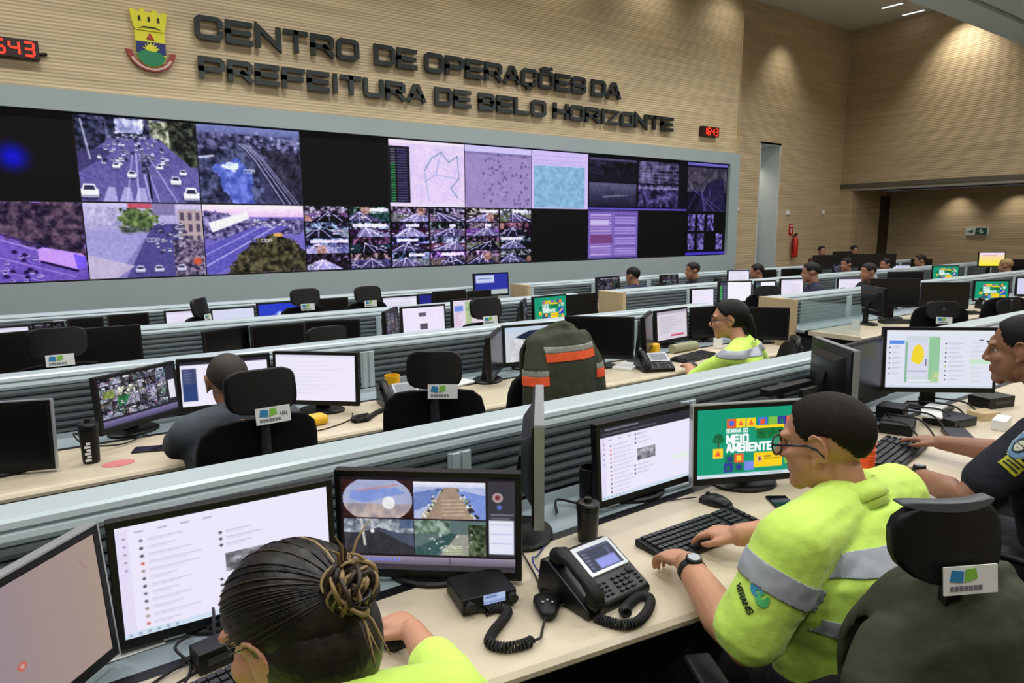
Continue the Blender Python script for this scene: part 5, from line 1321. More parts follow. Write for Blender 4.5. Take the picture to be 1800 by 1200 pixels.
# ------------------------------------------------------------------ monitors in place
def put_monitors():
    D1, D2, D3, D4 = .74, .74, .70, .675
    W, B = 'lit', None
    L = [
     # nearest desk
     (.84, 1.57, .908, -40, 0, .51, .309, D1, cctv4(21), 'monitor of four street camera views above the black radio', 0),
     (.35, 1.68, .91, -4, 1, .51, .309, D1, mailui(22), 'large white message list monitor in front of the bun haired woman', 0),
     (-.10, 1.49, .92, 46, 4, .51, .309, D1, warmblank(23), 'angled monitor with warm grey page and orange icon, cut by the left frame edge', 1),
     (1.76, 1.64, .905, -1, 4, .485, .294, D1, mailui(24, 200, 120, (.38, .4), True), 'white message monitor with dark top band left of the green wallpaper', 0),
     (2.14, 1.46, .922, -25, 3, .49, .297, D1, greenposter(25), 'green environment week wallpaper monitor in front of the man with glasses', 1),
     (3.89, 1.57, 1.01, -40, 5, .575, .345, D1, chatmap(26), 'large monitor with yellow map shape beside the navy shirted man', 0),
     (3.08, 1.69, 1.036, 54, 1, .42, .253, D1, None, 'silver edged monitor seen from behind, right of the green wallpaper monitor', 1),
     (3.46, 1.74, .97, 4, 3, .55, .33, D1, None, 'switched off black monitor behind the silver edged one', 0),
     (1.26, 1.62, 1.02, 52, 0, .50, .30, D1, None, 'monitor seen edge on between street camera views and white message monitor', 1),
     # second desk
     (.40, 3.66, .92, 33, 4, .447, .271, D2, cctvwall(31), 'angled monitor filled with many small camera pictures behind the sports bottle', 0),
     (.82, 3.745, .92, -12, 2, .455, .275, D2, navui(32), 'white monitor with dark blue side column, behind the grey shirted man', 0),
     (1.22, 3.49, .93, -43, 3, .47, .285, D2, mailui_plain(33), 'nearly blank white monitor right of the grey shirted man', 0),
     (-.175, 3.345, .895, -20, 4, .47, .285, D2, None, 'black switched off monitor left of the sports bottle', 1),
     (2.84, 3.73, .92, -8, 4, .462, .28, D2, capphoto(34), 'monitor with picture of a dark blue cap behind the striped jacket', 0),
     (2.42, 3.57, .92, 46, 2, .45, .275, D2, None, 'dark side turned monitor left of the cap picture monitor', 0),
     (3.24, 3.48, .955, -46, 3, .485, .295, D2, None, 'switched off black monitor right of the striped jacket', 0),
     (3.66, 3.42, .96, 36, 4, .40, .27, D2, None, 'black monitor turned away left of the pale grey list monitor', 0),
     (4.30, 3.76, .92, 6, 4, .44, .271, D2, calui(35), 'pale grey list monitor with red line beside the yellow shirted woman', 0),
     (4.78, 3.74, .91, -10, 3, .44, .271, D2, None, 'switched off monitor right behind the yellow shirted woman', 0),
     (5.03, 3.42, .91, -50, 3, .45, .275, D2, None, 'black monitor at the right end of the second desk, behind the woman', 0),
     # third desk
     (-.06, 5.4, .93, 10, 3, .50, .29, D3, None, 'left one of two wide black monitors at the left frame edge, third desk', 0),
     (.42, 5.38, .93, 0, 3, .45, .27, D3, None, 'right one of two wide black monitors at the left, third desk', 0),
     (1.21, 5.38, .855, 25, 3, .40, .26, D3, None, 'slanted black monitor left of the card on the third row', 0),
     (1.60, 5.40, .85, 0, 3, .42, .26, D3, None, 'black monitor facing forward in middle of third row black monitors', 0),
     (2.04, 5.38, .85, -20, 3, .44, .26, D3, None, 'black monitor right of the third row chair card', 0),
     (2.48, 5.2, .92, 50, 3, .42, .27, D3, darkcctv(41), 'dark camera grid monitor turned sideways left of the two picture page', 0),
     (2.89, 5.40, .90, 0, 3, .45, .28, D3, twopics(42), 'white monitor showing two small dark pictures', 0),
     (3.44, 5.40, .93, 0, 3, .52, .29, D3, mapui(43), 'map page monitor with green stripe behind a chair headrest', 0),
     (3.94, 5.30, .90, 48, 3, .40, .26, D3, darkcctv(44), 'dark camera grid monitor turned sideways left of small green wallpaper', 0),
     (4.34, 5.40, .90, 6, 3, .48, .29, D3, greenposter(45, 80, 48), 'small green wallpaper monitor in the middle of the left bank', 0),
     (4.80, 5.42, .90, -3, 3, .40, .26, D3, None, 'black monitor right of the small green wallpaper in the left bank', 0),
     # fourth desk
     (-.16, 7.2, .81, 0, 3, .36, .22, D4, whitecard(51), 'grey white monitor at the left frame edge on the farthest left desk', 0),
     (.15, 7.2, .83, 0, 3, .24, .2, D4, darkcctv(52), 'small camera picture monitor at the left of the farthest desk', 0),
     (.43, 7.2, .83, 0, 3, .28, .23, D4, None, 'first black monitor from the left on the farthest desk', 0),
     (.77, 7.2, .84, 0, 3, .34, .23, D4, None, 'second black monitor from the left on the farthest desk', 0),
     (1.26, 7.2, .84, 0, 3, .38, .24, D4, whitecard(53), 'white monitor partly hidden by the turned headrest on the farthest desk', 0),
     (1.70, 7.2, .83, 0, 3, .43, .24, D4, plain((214, 216, 240)), 'pale blue blank monitor left of the bright blue one', 0),
     (2.16, 7.2, .85, 0, 3, .46, .25, D4, bluedesk(54), 'bright blue desktop monitor on the farthest left desk', 0),
     (2.75, 7.2, .86, 0, 3, .34, .24, D4, None, 'black monitor between two chair headrests on the farthest desk', 0),
     (3.55, 7.2, .83, 0, 3, .46, .25, D4, whitecard(55), 'white monitor on the farthest desk behind the two picture page', 0),
     (3.88, 7.2, .85, 0, 3, .19, .22, D4, plain((30, 34, 130)), 'narrow dark blue monitor on the farthest desk', 0),
     (4.22, 7.2, .85, 0, 3, .46, .25, D4, None, 'black monitor left of the tall standing blue page monitor', 0),
     (4.635, 7.16, .84, 0, 3, .34, .24, D4, None, 'black monitor right before the blue page monitor', 0),
     (4.90, 7.30, 1.01, 0, 3, .54, .30, D4, bluebox(56), 'raised blue page monitor standing out against the grey display wall', 0),
     # right bank, row of the tall wood end panel
     (6.9, 3.42, .98, 53, 3, .47, .285, D2, None, 'dark monitor seen from behind beside the widest black monitor, right bank', 0),
     (7.48, 3.50, 1.02, -40, 3, .51, .30, D2, None, 'widest black monitor in the right bank, face on', 0),
     (8.69, 3.50, .915, -40, 3, .53, .31, D2, None, 'black monitor left of the green wallpaper in the right bank', 0),
     (10.0, 3.50, .90, -40, 3, .43, .27, D2, greenposter(61, 80, 48), 'green wallpaper monitor near the right frame edge, right bank', 0),
     (11.39, 3.50, .88, -40, 3, .43, .26, D2, plain((208, 208, 240)), 'lavender monitor cut by the right frame edge', 0),
     # right bank, second
     (6.66, 5.35, .865, -10, 3, .36, .26, D3, mailui_plain(62, 60, 36), 'lavender page monitor right of the short wood end panel', 0),
     (7.26, 5.33, .915, -25, 3, .46, .28, D3, greenlist(63), 'bright white monitor with green list column, right bank', 0),
     (7.92, 5.35, .90, -20, 3, .32, .25, D3, greenlist(64), 'greenish list monitor left of the navy shirted viewer, right bank', 0),
     (8.5, 5.33, .90, -20, 3, .38, .26, D3, whitecard(65), 'white monitor facing the person with bowed head, right bank', 0),
     (9.95, 5.3, .84, -30, 3, .40, .26, D3, whitecard(66), 'white monitor behind the dark turned monitor, right bank', 0),
     (11.65, 5.3, .86, -40, 3, .56, .27, D3, None, 'wide low black monitor under the pale rail, right bank', 0),
     (13.09, 5.3, .91, -40, 3, .45, .27, D3, greenposter(67, 60, 36), 'farther small green wallpaper monitor, right bank', 0),
     (15.01, 5.3, 1.09, -40, 3, .49, .29, D3, yellowgrad(68), 'yellow glowing monitor beside the light haired person', 0),
     (16.3, 5.3, .92, -40, 3, .40, .26, D3, None, 'black monitor right of the light haired person', 0),
     # right bank, farthest
     (6.81, 7.15, .895, 0, 3, .46, .28, D4, darkcctv(71), 'purple camera picture monitor by the small wood end panel', 0),
     (8.1, 7.15, .88, 0, 3, .40, .26, D4, darkcctv(72), 'dark grey picture monitor between two seated people', 0),
     (9.75, 7.1, .89, -20, 3, .42, .26, D4, whitecard(73), 'bright white monitor before the tall doorway', 0),
     (10.6, 7.1, .87, -20, 3, .30, .24, D4, None, 'black monitor before the tall doorway', 0),
     (11.3, 7.1, .86, -25, 3, .40, .25, D4, None, 'first black monitor right of the tall doorway, farthest desk', 0),
     (12.29, 7.1, 1.07, -30, 3, .38, .26, D4, None, 'raised black monitor below the fire extinguisher', 0),
     (12.97, 7.1, 1.12, -30, 3, .38, .27, D4, None, 'raised black monitor right of the fire extinguisher', 0),
     (12.70, 6.95, .90, -30, 3, .36, .25, D4, darkcctv(74), 'camera picture monitor under the raised black monitor', 0),
     (13.73, 7.1, 1.05, -40, 3, .44, .27, D4, None, 'black monitor in front of the dark recess door', 0),
     (14.63, 7.1, 1.03, -40, 3, .46, .27, D4, None, 'black monitor right of the dark recess door', 0),
     (15.39, 7.1, .80, -40, 3, .38, .22, D4, plain((206, 206, 236)), 'small lavender monitor far in the right bank', 0),
     (16.3, 7.1, .87, -40, 3, .45, .27, D4, None, 'farthest black monitor toward the exit sign', 0),
    ]
    for i, (x, y, zc, yaw, tilt, w, h, zd, cv, lab, sil) in enumerate(L):
        monitor(x, y, zc, yaw, tilt, w, h, zd, cv, lab, 'monitors on the desks', bool(sil))
put_monitors()

# ------------------------------------------------------------------ chairs
chair(1.44, .74, -28, 'office chair with grey rimmed headrest behind the man with glasses', 1.15, 0, rim=True, cardx=.005, group=None, hw=.106, low=.16, cz=-.052, cs=.82)
chair(.27, .66, 5, 'office chair of the bun haired woman, low at the bottom frame edge', .95, with_card=False)
chair(2.78, .66, 0, 'office chair under the navy shirted man', 1.0, with_card=False)
chair(.66, 2.80, 2, 'office chair with numbered card behind the grey shirted man', 1.13, num='44', cardx=.02, hw=.128)
chair(1.52, 2.76, -28, 'empty office chair with card, right of the nearly blank white monitor', 1.12, -8, cardx=.04, hw=.118)
chair(2.09, 2.86, 0, 'office chair hidden under the striped jacket', 1.02, with_card=False)
chair(3.50, 2.48, 40, 'office chair of the yellow shirted woman', .99, cardx=.02)
chair(1.52, 4.45, 4, 'office chair with card before the third row black monitors', 1.03)
chair(.12, 4.50, 0, 'office chair with card before the two wide black monitors', 1.14)
chair(2.78, 4.50, 0, 'office chair with card in front of the map page monitor', 1.13, cardx=0)
chair(.93, 6.18, 55, 'office chair with turned headrest in front of the white far monitor', 1.09)
chair(2.08, 6.42, 0, 'office chair with card right of the bright blue far monitor', 1.11)
chair(2.69, 6.42, 0, 'office chair with card beside the third row camera grid monitor', 1.10)
chair(6.46, 6.2, 10, 'office chair of the person in navy at the display side', .96, sz=.8)
chair(6.5, 4.5, -30, 'office chair with card in front of the bright white right bank monitor', 1.03)
chair(6.7, 2.8, -50, 'office chair with card before the widest black monitor', .99)
chair(7.9, 2.8, -30, 'empty office chair near the right bank green wallpaper', .93, with_card=False)
chair(7.5, 4.37, 40, 'office chair of the bowed navy person, right bank', .95, sz=.88)
chair(7.57, 6.15, 60, 'office chair of the dark clothed person, farthest right row', .96, with_card=False, sz=.8)

jacket('dark olive jacket draped on the chair of the man with glasses', 1.53, .735, -28, 1.04, False, .205)
jacket('dark olive jacket with orange and grey stripes draped on an empty chair', 2.07, 2.80, 0, 1.215, True, .18)

# ------------------------------------------------------------------ people
hv = lambda *a: a
def man_band(p): return False
# man with glasses
E_L = (Vector((1.35, .80, 1.0)), Vector((1.24, .85, .77)))
axL = (E_L[1] - E_L[0]).normalized()
bands = [('reflective_band', lambda c: .945 < c.z < .993 and ((c - E_L[0]) - axL * (c - E_L[0]).dot(axL)).length > .088 and 1.36 < c.x < 1.775 and c.y < .88, M_reflect, [((0, 0, k), (0, 0, 1)) for k in (.945, .993)]),
         ('reflective_band', lambda c: .81 < c.z < .85 and ((c - E_L[0]) - axL * (c - E_L[0]).dot(axL)).length > .088 and 1.36 < c.x < 1.80 and c.y < .88, M_reflect, [((0, 0, k), (0, 0, 1)) for k in (.81, .85)])]
bands.append(('sleeve_band', lambda c: .055 < (c - E_L[0]).dot(axL) < .11 and ((c - E_L[0]) - axL * (c - E_L[0]).dot(axL)).length < .098 and c.x < 1.42, M_reflect, [(E_L[0] + axL * k, axL) for k in (.055, .11)]))
t, T, M, so = person('heavy set man in yellow hi-vis shirt and glasses typing at the black keyboard', (1.585, .875, 1.172), 10, (1.595, .74, .56),
    [E_L[0], (1.84, .82, .99)], [E_L[1], (1.98, .96, .82)], [(1.375, 1.12, .815), (1.63, 1.145, .815)], [(.22, .95, -.14), (-.22, .95, -.14)], 'hivis',
    pitch=-9, bulk=1.28, vox=.0048, sleeve='short', cuff=.86, arm=1.22, curl=(.55, .5), headk=1.06, bands=bands, wrinkle=.006, jaw=1.12)
def glasses(t, T, M, k):
    fm = mat('glasses_frame', (20, 26, 44), .25)
    g = thing_part = bpy.data.objects.new('glasses', None); COL.objects.link(g); g.parent = t
    A = T @ M @ Matrix.Scale(k, 4)
    for s_ in (-1, 1):
        q = MB(); pts = [(s_ * .033 + .027 * math.copysign(abs(math.cos(a)) ** .8, math.cos(a)), .103, -.002 + .023 * math.sin(a)) for a in [2 * PI * i / 24 for i in range(25)]]
        q.cord(pts, .0022, 8); q.xf(A).build('rim', fm, g, smooth=True)
        q = MB(); q.tube([(s_ * .057, .102, .006), (s_ * .078, .09, .008), (s_ * .086, .01, .012), (s_ * .085, -.012, .004), (s_ * .083, -.025, -.012)], .0026, 8); q.xf(A).build('temple_arm', fm, g, smooth=True)
        q = MB(); q.box((s_ * .033, .103, 0), (.042, .001, .034)); q.xf(A).build('lens', mat('lens_glass', (220, 230, 235), .05, alpha=.15), g)
    q = MB(); q.tube([(-.010, .104, .005), (0, .107, .008), (.010, .104, .005)], .0022, 8); q.xf(A).build('bridge', fm, g, smooth=True)
glasses(t, T, M, 1.06)
def watch(t, T, w_, e_, r):
    w_, e_ = Vector(w_), Vector(e_); d = (w_ - e_).normalized(); c = w_ - d * .035; up = Vector((0, 0, 1)); up = (up - d * up.dot(d)).normalized(); u = d.cross(up)
    A = T @ Matrix(((u.x, d.x, up.x, c.x), (u.y, d.y, up.y, c.y), (u.z, d.z, up.z, c.z), (0, 0, 0, 1)))
    g = bpy.data.objects.new('wristwatch', None); COL.objects.link(g); g.parent = t
    q = MB(); n = 28
    q.loft([[(rr * math.cos(a), yy, rr * math.sin(a)) for a in [2 * PI * i / n for i in range(n)]] for yy, rr in ((-.011, r), (-.011, r + .004), (.011, r + .004), (.011, r))]); q.xf(A).build('strap', M_dark, g, smooth=True)
    q = MB(); q.lathe([(0, 0), (.021, 0), (.022, .004), (.02, .010), (.017, .0105), (0, .0105)], (0, 0, r)); q.xf(A).build('watch_case', M_blk2, g, smooth=True)
    q = MB(); q.lathe([(0, 0), (.016, 0), (.016, .0008), (0, .0008)], (0, 0, r + .0108)); q.xf(A).build('dial', M_silver, g)
watch(t, T, (1.375, 1.12, .815), E_L[1], .034)
def sleeve_mark(so, T):
    """blue and green emblem with a dark word on the left sleeve"""
    me = so.data; A = lambda p: T @ Vector(p)
    u = Vector((0, -.7, -.7)); v = Vector((.25, -.62, .62)); e = Vector((1.222, .808, .922))
    sewn(so, me, 'emblem', A(e + v * .006 - u * .006), u, v, .034, .026, lambda x, y: x * x + y * y < 1 and not (abs(y) < .2 and x > .1), mat('emblem_sky', (64, 160, 204), .6))
    sewn(so, me, 'emblem', A(e + v * .006 + u * .018), u, v, .034, .03, lambda x, y: x * x + y * y < 1 and not (abs(x + .2) < .2 and y > 0), mat('emblem_mid_green', (90, 196, 120), .6))
    sewn_text(so, me, 'lettering', 'HTRANS', A(Vector((1.212, .832, .903))), u, v, .013, mat('sleeve_ink', (30, 40, 36), .6))
sleeve_mark(so, T)

# woman with the bun
t, T, M, so = person('woman with streaked brown hair bun in yellow hi-vis shirt using a mouse', (.275, .93, 1.12), 31, (.28, .72, .55),
    [(.09, .83, .985), (.45, .81, .985)], [(-.02, 1.03, .82), (.60, 1.0, .80)], [(.20, 1.27, .812), (.645, 1.30, .80)], [(.1, .97, -.1), (-.16, .97, -.05)], 'hivis',
    pitch=-18, roll=0, bulk=1.0, vox=.005, sleeve='long', cuff=2.55, fem=True, hair='tied', curl=(.5, .42), headk=1.08, wrinkle=.005, hairmat=None)
def streak_hair():
    m = bpy.data.materials.new('streaked_hair'); m.use_nodes = True; nt = m.node_tree; b = nt.nodes['Principled BSDF']
    tc = nt.nodes.new('ShaderNodeTexCoord'); mp = nt.nodes.new('ShaderNodeMapping'); mp.inputs['Scale'].default_value = (60, 5, 45); mp.inputs['Rotation'].default_value = (.5, 0, .4)
    nz = nt.nodes.new('ShaderNodeTexNoise'); nz.inputs['Scale'].default_value = 1; nz.inputs['Detail'].default_value = 3
    rp = nt.nodes.new('ShaderNodeValToRGB'); e = rp.color_ramp.elements
    e[0].position = .35; e[0].color = (*s2l((15, 12, 11)), 1); e[1].position = .78; e[1].color = (*s2l((36, 29, 23)), 1)
    nt.links.new(tc.outputs['Object'], mp.inputs[0]); nt.links.new(mp.outputs[0], nz.inputs[0]); nt.links.new(nz.outputs['Fac'], rp.inputs[0]); nt.links.new(rp.outputs[0], b.inputs['Base Color'])
    bp = nt.nodes.new('ShaderNodeBump'); bp.inputs['Strength'].default_value = .6; bp.inputs['Distance'].default_value = .004
    nt.links.new(nz.outputs['Fac'], bp.inputs['Height']); nt.links.new(bp.outputs[0], b.inputs['Normal']); b.inputs['Roughness'].default_value = .42
    return m
M_streak = streak_hair()
M_blond = mat('blond_streak', (150, 126, 84), .45); M_brown = mat('brown_strand', (52, 41, 30), .45)
def bun(t, T, M):
    A = T @ M @ Matrix.Scale(1.08, 4)
    for o in t.children:
        if o.name.startswith('hair'): o.data.materials.clear(); o.data.materials.append(M_streak); H = o
    rr = random.Random(5); bc = Vector((-.014, -.118, .060))
    q = MB(); q.ell((0, -.034, -.008), (.0855, .088, .100), None, 24, 18); q.xf(A).build('nape_hair', M_streak, H, smooth=True)
    # swept strands over the skull towards the bun
    def surf(d, k=1.16):
        c = Vector((0, -.012, .032)); return c + Vector((d.x * .074, d.y * .097, d.z * .083)) * k
    for i in range(80):
        a = rr.uniform(-2.7, 2.7); st = Vector((math.sin(a) * .96, (.36 if abs(a) > 1 else .55) + .15 * rr.random(), .62 * math.cos(a) + .12)).normalized()
        if st.z < -.2: continue
        en = (bc - Vector((0, -.012, .032))); en = Vector((en.x / .074, en.y / .097, en.z / .083)).normalized()
        pts = []
        for k in range(12):
            f = k / 11; d = st.lerp(en, f).normalized(); pts.append(surf(d, 1.154 + .006 * rr.random()))
        q = MB(); q.tube(pts, [.0007 + .0015 * math.sin(PI * (.1 + .85 * k / 11)) for k in range(12)], 6, .6); q.xf(A).build('strand', [M_blond, M_brown, M_streak][0 if (st.x > .1 and rr.random() < .4) else (1 if rr.random() < .25 else 2)], H, smooth=True)
    q = MB(); q.ell(bc + Vector((0, .0, 0)), (.030, .024, .030), None, 20, 14); q.xf(A).build('bun_core', M_streak, H, smooth=True)
    for i in range(64):
        a0 = rr.uniform(0, 6.28); tl = rr.uniform(-.5, .5); r0 = rr.uniform(.010, .033); pts = []
        for k in range(14):
            a = a0 + 3.6 * k / 13; p = Vector((r0 * math.cos(a), -.012 + .020 * math.sin(a * 1.5 + i), r0 * math.sin(a)))
            pts.append(bc + Matrix.Rotation(tl, 3, 'X') @ Matrix.Rotation(tl * .7, 3, 'Z') @ p)
        q = MB(); q.tube(pts, [.0012 + .0024 * math.sin(PI * (.08 + .85 * k / 13)) for k in range(14)], 6); q.xf(A).build('bun_strand', M_blond if rr.random() < .42 else (M_brown if rr.random() < .6 else M_streak), H, smooth=True)
    for i in range(12):
        a = rr.uniform(-.9, .9) + (PI / 2 if i < 6 else -PI / 2); d = Vector((math.cos(a) * .7, -.35, math.sin(a))); L = rr.uniform(.05, .085)
        d = d * .9; pts = [bc + d * .02, bc + d * (.02 + L * .5) + Vector((0, -.006, .004)), bc + d * (.02 + L) + Vector((rr.uniform(-.015, .015), -.002, -.012))]
        q = MB(); q.tube(pts, [.0025, .002, .0006], 6); q.xf(A).build('bun_strand', M_blond if i % 2 else M_brown, H, smooth=True)
    q = MB(); q.ell((-.088, -.002, -.042), (.006, .006, .012), None, 10, 8); q.xf(A).build('earring', mat('gold', (190, 150, 60), .3, .8), t, smooth=True)
bun(t, T, M)

# man in navy
t, T, M, so = person('man in dark navy uniform shirt with sleeve patches, cut by the right frame edge', (2.83, .87, 1.272), 6, (2.80, .62, .555),
    [(2.60, .72, 1.04), (2.99, .72, 1.04)], [(2.46, .87, .82), (3.06, .92, .83)], [(2.61, 1.10, .80), (3.06, 1.20, .81)], [(.35, .93, -.1), (.1, .98, -.06)], 'navy',
    pitch=-6, bulk=1.12, vox=.005, skin=M_skin2, shirt=M_navy, sleeve='short', cuff=.74, hairmat=M_hairb, curl=(.3, .25), headk=1.06, wrinkle=.004, collar=False, arm=1.1, nose=-.3)
watch(t, T, (2.61, 1.10, .80), (2.46, .87, .82), .033)
def patches(so, T):
    me = so.data; a0 = T @ Vector((2.60, .72, 1.04)); ax = (Vector((2.46, .87, .82)) - Vector((2.60, .72, 1.04))).normalized()
    out = Vector((-.93, -.3, .1)).normalized(); u = Vector((0, 0, 0)) + ax.cross(out); v = -ax; out = u.cross(v).normalized()
    if out.x > 0: u = -u; out = -out
    ctr = lambda s_: a0 + ax * s_ + out * .09
    sh = lambda x, y: y > -1 + .9 * abs(x) ** 2.2 and y < 1 - .12 * x * x
    so_ = Vector((-.012, .034, 0)); c1 = lambda k: ctr(k) + so_
    sewn(so, me, 'shield_patch', c1(.055), u, v, .085, .092, sh, mat('patch_edge', (196, 206, 206), .6), .003)
    sewn(so, me, 'shield_field', c1(.055), u, v, .077, .084, sh, mat('patch_blue', (104, 146, 184), .6), .0042)
    sewn(so, me, 'patch_portrait', c1(.052) - u * .006, u, v, .045, .058, lambda x, y: x * x + y * y < 1, mat('patch_dark', (26, 32, 46), .6), .0054)
    sewn(so, me, 'patch_portrait', c1(.055) - u * .006, u, v, .030, .040, lambda x, y: x * x + y * y < 1 and not (.05 < y < .25 and abs(x) > .15) and not (-.5 < y < -.38 and abs(x) < .4), mat('patch_pale', (206, 206, 190), .6), .0066)
    sewn(so, me, 'yellow_patch', ctr(.133), u, v, .078, .050, lambda x, y: True, mat('patch_yellow', (190, 184, 50), .6), .003)
    sewn(so, me, 'yellow_patch_marking', ctr(.133), u, v, .066, .040, lambda x, y: int((y + 1) * 3.2) % 2 == 1 and abs(x) < .95 - .2 * (int((y + 1) * 3.2) == 3), mat('patch_ink', (40, 46, 30), .6), .0042)
    sewn(so, me, 'chest_badge', T @ Vector((2.70, .90, 1.0)), Vector((1, 0, 0)), Vector((0, 0, 1)), .05, .06, lambda x, y: x * x + y * y < 1, mat('patch_edge', (196, 206, 206), .6), .003)
patches(so, T)

# man in the grey tee, seen from behind
person('man with cropped hair in grey tee seen from behind at the second desk', (.64, 2.88, 1.095), -8, (.65, 2.75, .55), [(.47, 2.80, .93), (.83, 2.80, .93)], [(.44, 2.98, .825), (.90, 2.98, .825)],
       [(.52, 3.22, .805), (.78, 3.22, .805)], [(.1, 1, 0), (-.1, 1, 0)], 'tee', pitch=-8, vox=.009, shirt=M_gtee, skin=M_skin2, hair='crop', hairmat=mat('hair_cropped', (46, 38, 32), .7), detail=True, collar=False, bulk=1.05)
# woman in hi-vis, second desk
bw = [('reflective_band', lambda c: .955 < c.z < 1.0 and 3.2 < c.x < 3.86, M_reflect, [((0, 0, k), (0, 0, 1)) for k in (.955, 1.0)])]
t, T, M, so = person('dark haired woman with glasses in yellow hi-vis shirt at the second desk', (3.50, 2.60, 1.15), 36, (3.51, 2.45, .56), [(3.34, 2.44, .95), (3.68, 2.56, .95)], [(3.36, 2.74, .76), (3.95, 2.66, .80)],
       [(3.58, 2.96, .785), (4.05, 2.93, .79)], [(.6, .8, 0), (.3, .95, 0)], 'hivis', pitch=-6, yaw=38, vox=.009, sleeve='elbow', hair='tied', fem=True, hairmat=M_hairb, bands=bw, detail=True)
glasses(t, T, M, 1.0)
q = MB(); q.tube([T @ M @ Vector(p) for p in ((0, -.07, .05), (.01, -.105, .0), (.015, -.125, -.08), (.02, -.12, -.19))], [.05, .048, .042, .025], 16, .7); q.build('hair_tail', M_hairb, t, smooth=True)
def far_person(label, x, y, z, yaw, shirt, hair='short', sleeve='short', skin=None, hairm=None):
    f = Vector((-math.sin(R(yaw)), math.cos(R(yaw)), 0)); r = Vector((f.y, -f.x, 0)); h = Vector((x, y, z)); dz = min(0, z - 1.15)
    hip = h - f * .12 + Vector((0, 0, -.60)); S = h - f * .06 + Vector((0, 0, -.20))
    sh = [S - r * .19, S + r * .19]; el = [p + Vector((0, 0, -.24)) + f * .12 + r * .04 * s_ for p, s_ in zip(sh, (-1, 1))]; wr = [e + f * .24 + Vector((0, 0, .10)) - r * .06 * s_ for e, s_ in zip(el, (-1, 1))]
    return person(label, h, yaw, hip, sh, el, wr, [f, f], 'far', pitch=-8, vox=.014, skin=skin or M_skin2, shirt=shirt, sleeve=sleeve, hair=hair, hairmat=hairm or M_hairb, detail=False, yaw=yaw, collar=False, group='people at the far desks')
far_person('person in navy shirt with white collar glow, seated before the displays', 6.44, 6.3, 1.10, 10, mat('navy_blue_fabric', (26, 40, 72), .85))
far_person('person in dark jacket turned left, farthest right row by the display frame', 7.49, 6.2, 1.13, 60, mat('black_jacket', (28, 28, 36), .85), sleeve='long')
far_person('dark clothed person bent low before the doorway monitor', 8.95, 6.2, 1.06, 40, mat('black_jacket', (28, 28, 36), .85))
far_person('navy clothed person with bowed head in the right bank', 7.44, 4.44, 1.19, 40, mat('purple_navy_fabric', (30, 30, 58), .85))
far_person('person looking left above the widest black monitor', 8.77, 4.45, 1.14, 60, mat('black_jacket', (28, 28, 36), .85))
far_person('light haired person before the yellow glowing monitor', 13.05, 4.4, 1.07, 10, mat('black_jacket', (28, 28, 36), .85), hairm=mat('hair_light_brown', (142, 112, 66), .6))
far_person('person behind the raised monitor under the extinguisher', 14.39, 8.35, 1.19, 150, mat('maroon_fabric', (70, 26, 28), .85))
far_person('person seated left of the camera picture monitor, far right row', 11.47, 6.2, 1.08, 70, mat('black_jacket', (28, 28, 36), .85))
far_person('person behind the black monitor beside the recess door', 15.76, 8.35, 1.18, 160, mat('maroon_fabric', (70, 26, 28), .85))
far_person('person seated by the white papers, far right row', 12.61, 6.1, 1.04, 70, mat('navy_blue_fabric', (26, 40, 72), .85))
far_person('person left of the farther green wallpaper', 13.93, 6.1, 1.07, 40, mat('purple_navy_fabric', (30, 30, 58), .85))

# ------------------------------------------------------------------ things on the nearest desk
keyboard(1.67, 1.30, .74, -2, 'black keyboard under the hands of the man with glasses')
keyboard(.33, 1.40, .74, 8, 'black keyboard in front of the bun haired woman')
keyboard(2.93, 1.33, .74, 10, 'black keyboard under the hands of the man in navy', .46, .17)
mouse(1.91, 1.44, .74, 15, 'black mouse behind the keyboard of the man with glasses', [(1.88, 1.50, .755), (1.84, 1.54, .745), (1.78, 1.56, .745)])
mouse(.625, 1.385, .74, 5, 'black mouse under the hand of the bun haired woman', [(.605, 1.44, .755), (.63, 1.49, .744), (.66, 1.55, .744)])
mobile_phone(2.09, 1.29, .74, -35, 'black mobile phone lying by the man with glasses')
desk_phone(1.165, 1.26, .74, 2, 'black desk telephone with silver display, left of the keyboard', [(1.075, 1.15, .75), (1.085, 1.115, .752), (1.105, 1.085, .752), (1.14, 1.075, .752), (1.20, 1.095, .752), (1.245, 1.13, .752), (1.235, 1.155, .752), (1.19, 1.145, .753), (1.15, 1.13, .753), (1.13, 1.10, .768)])
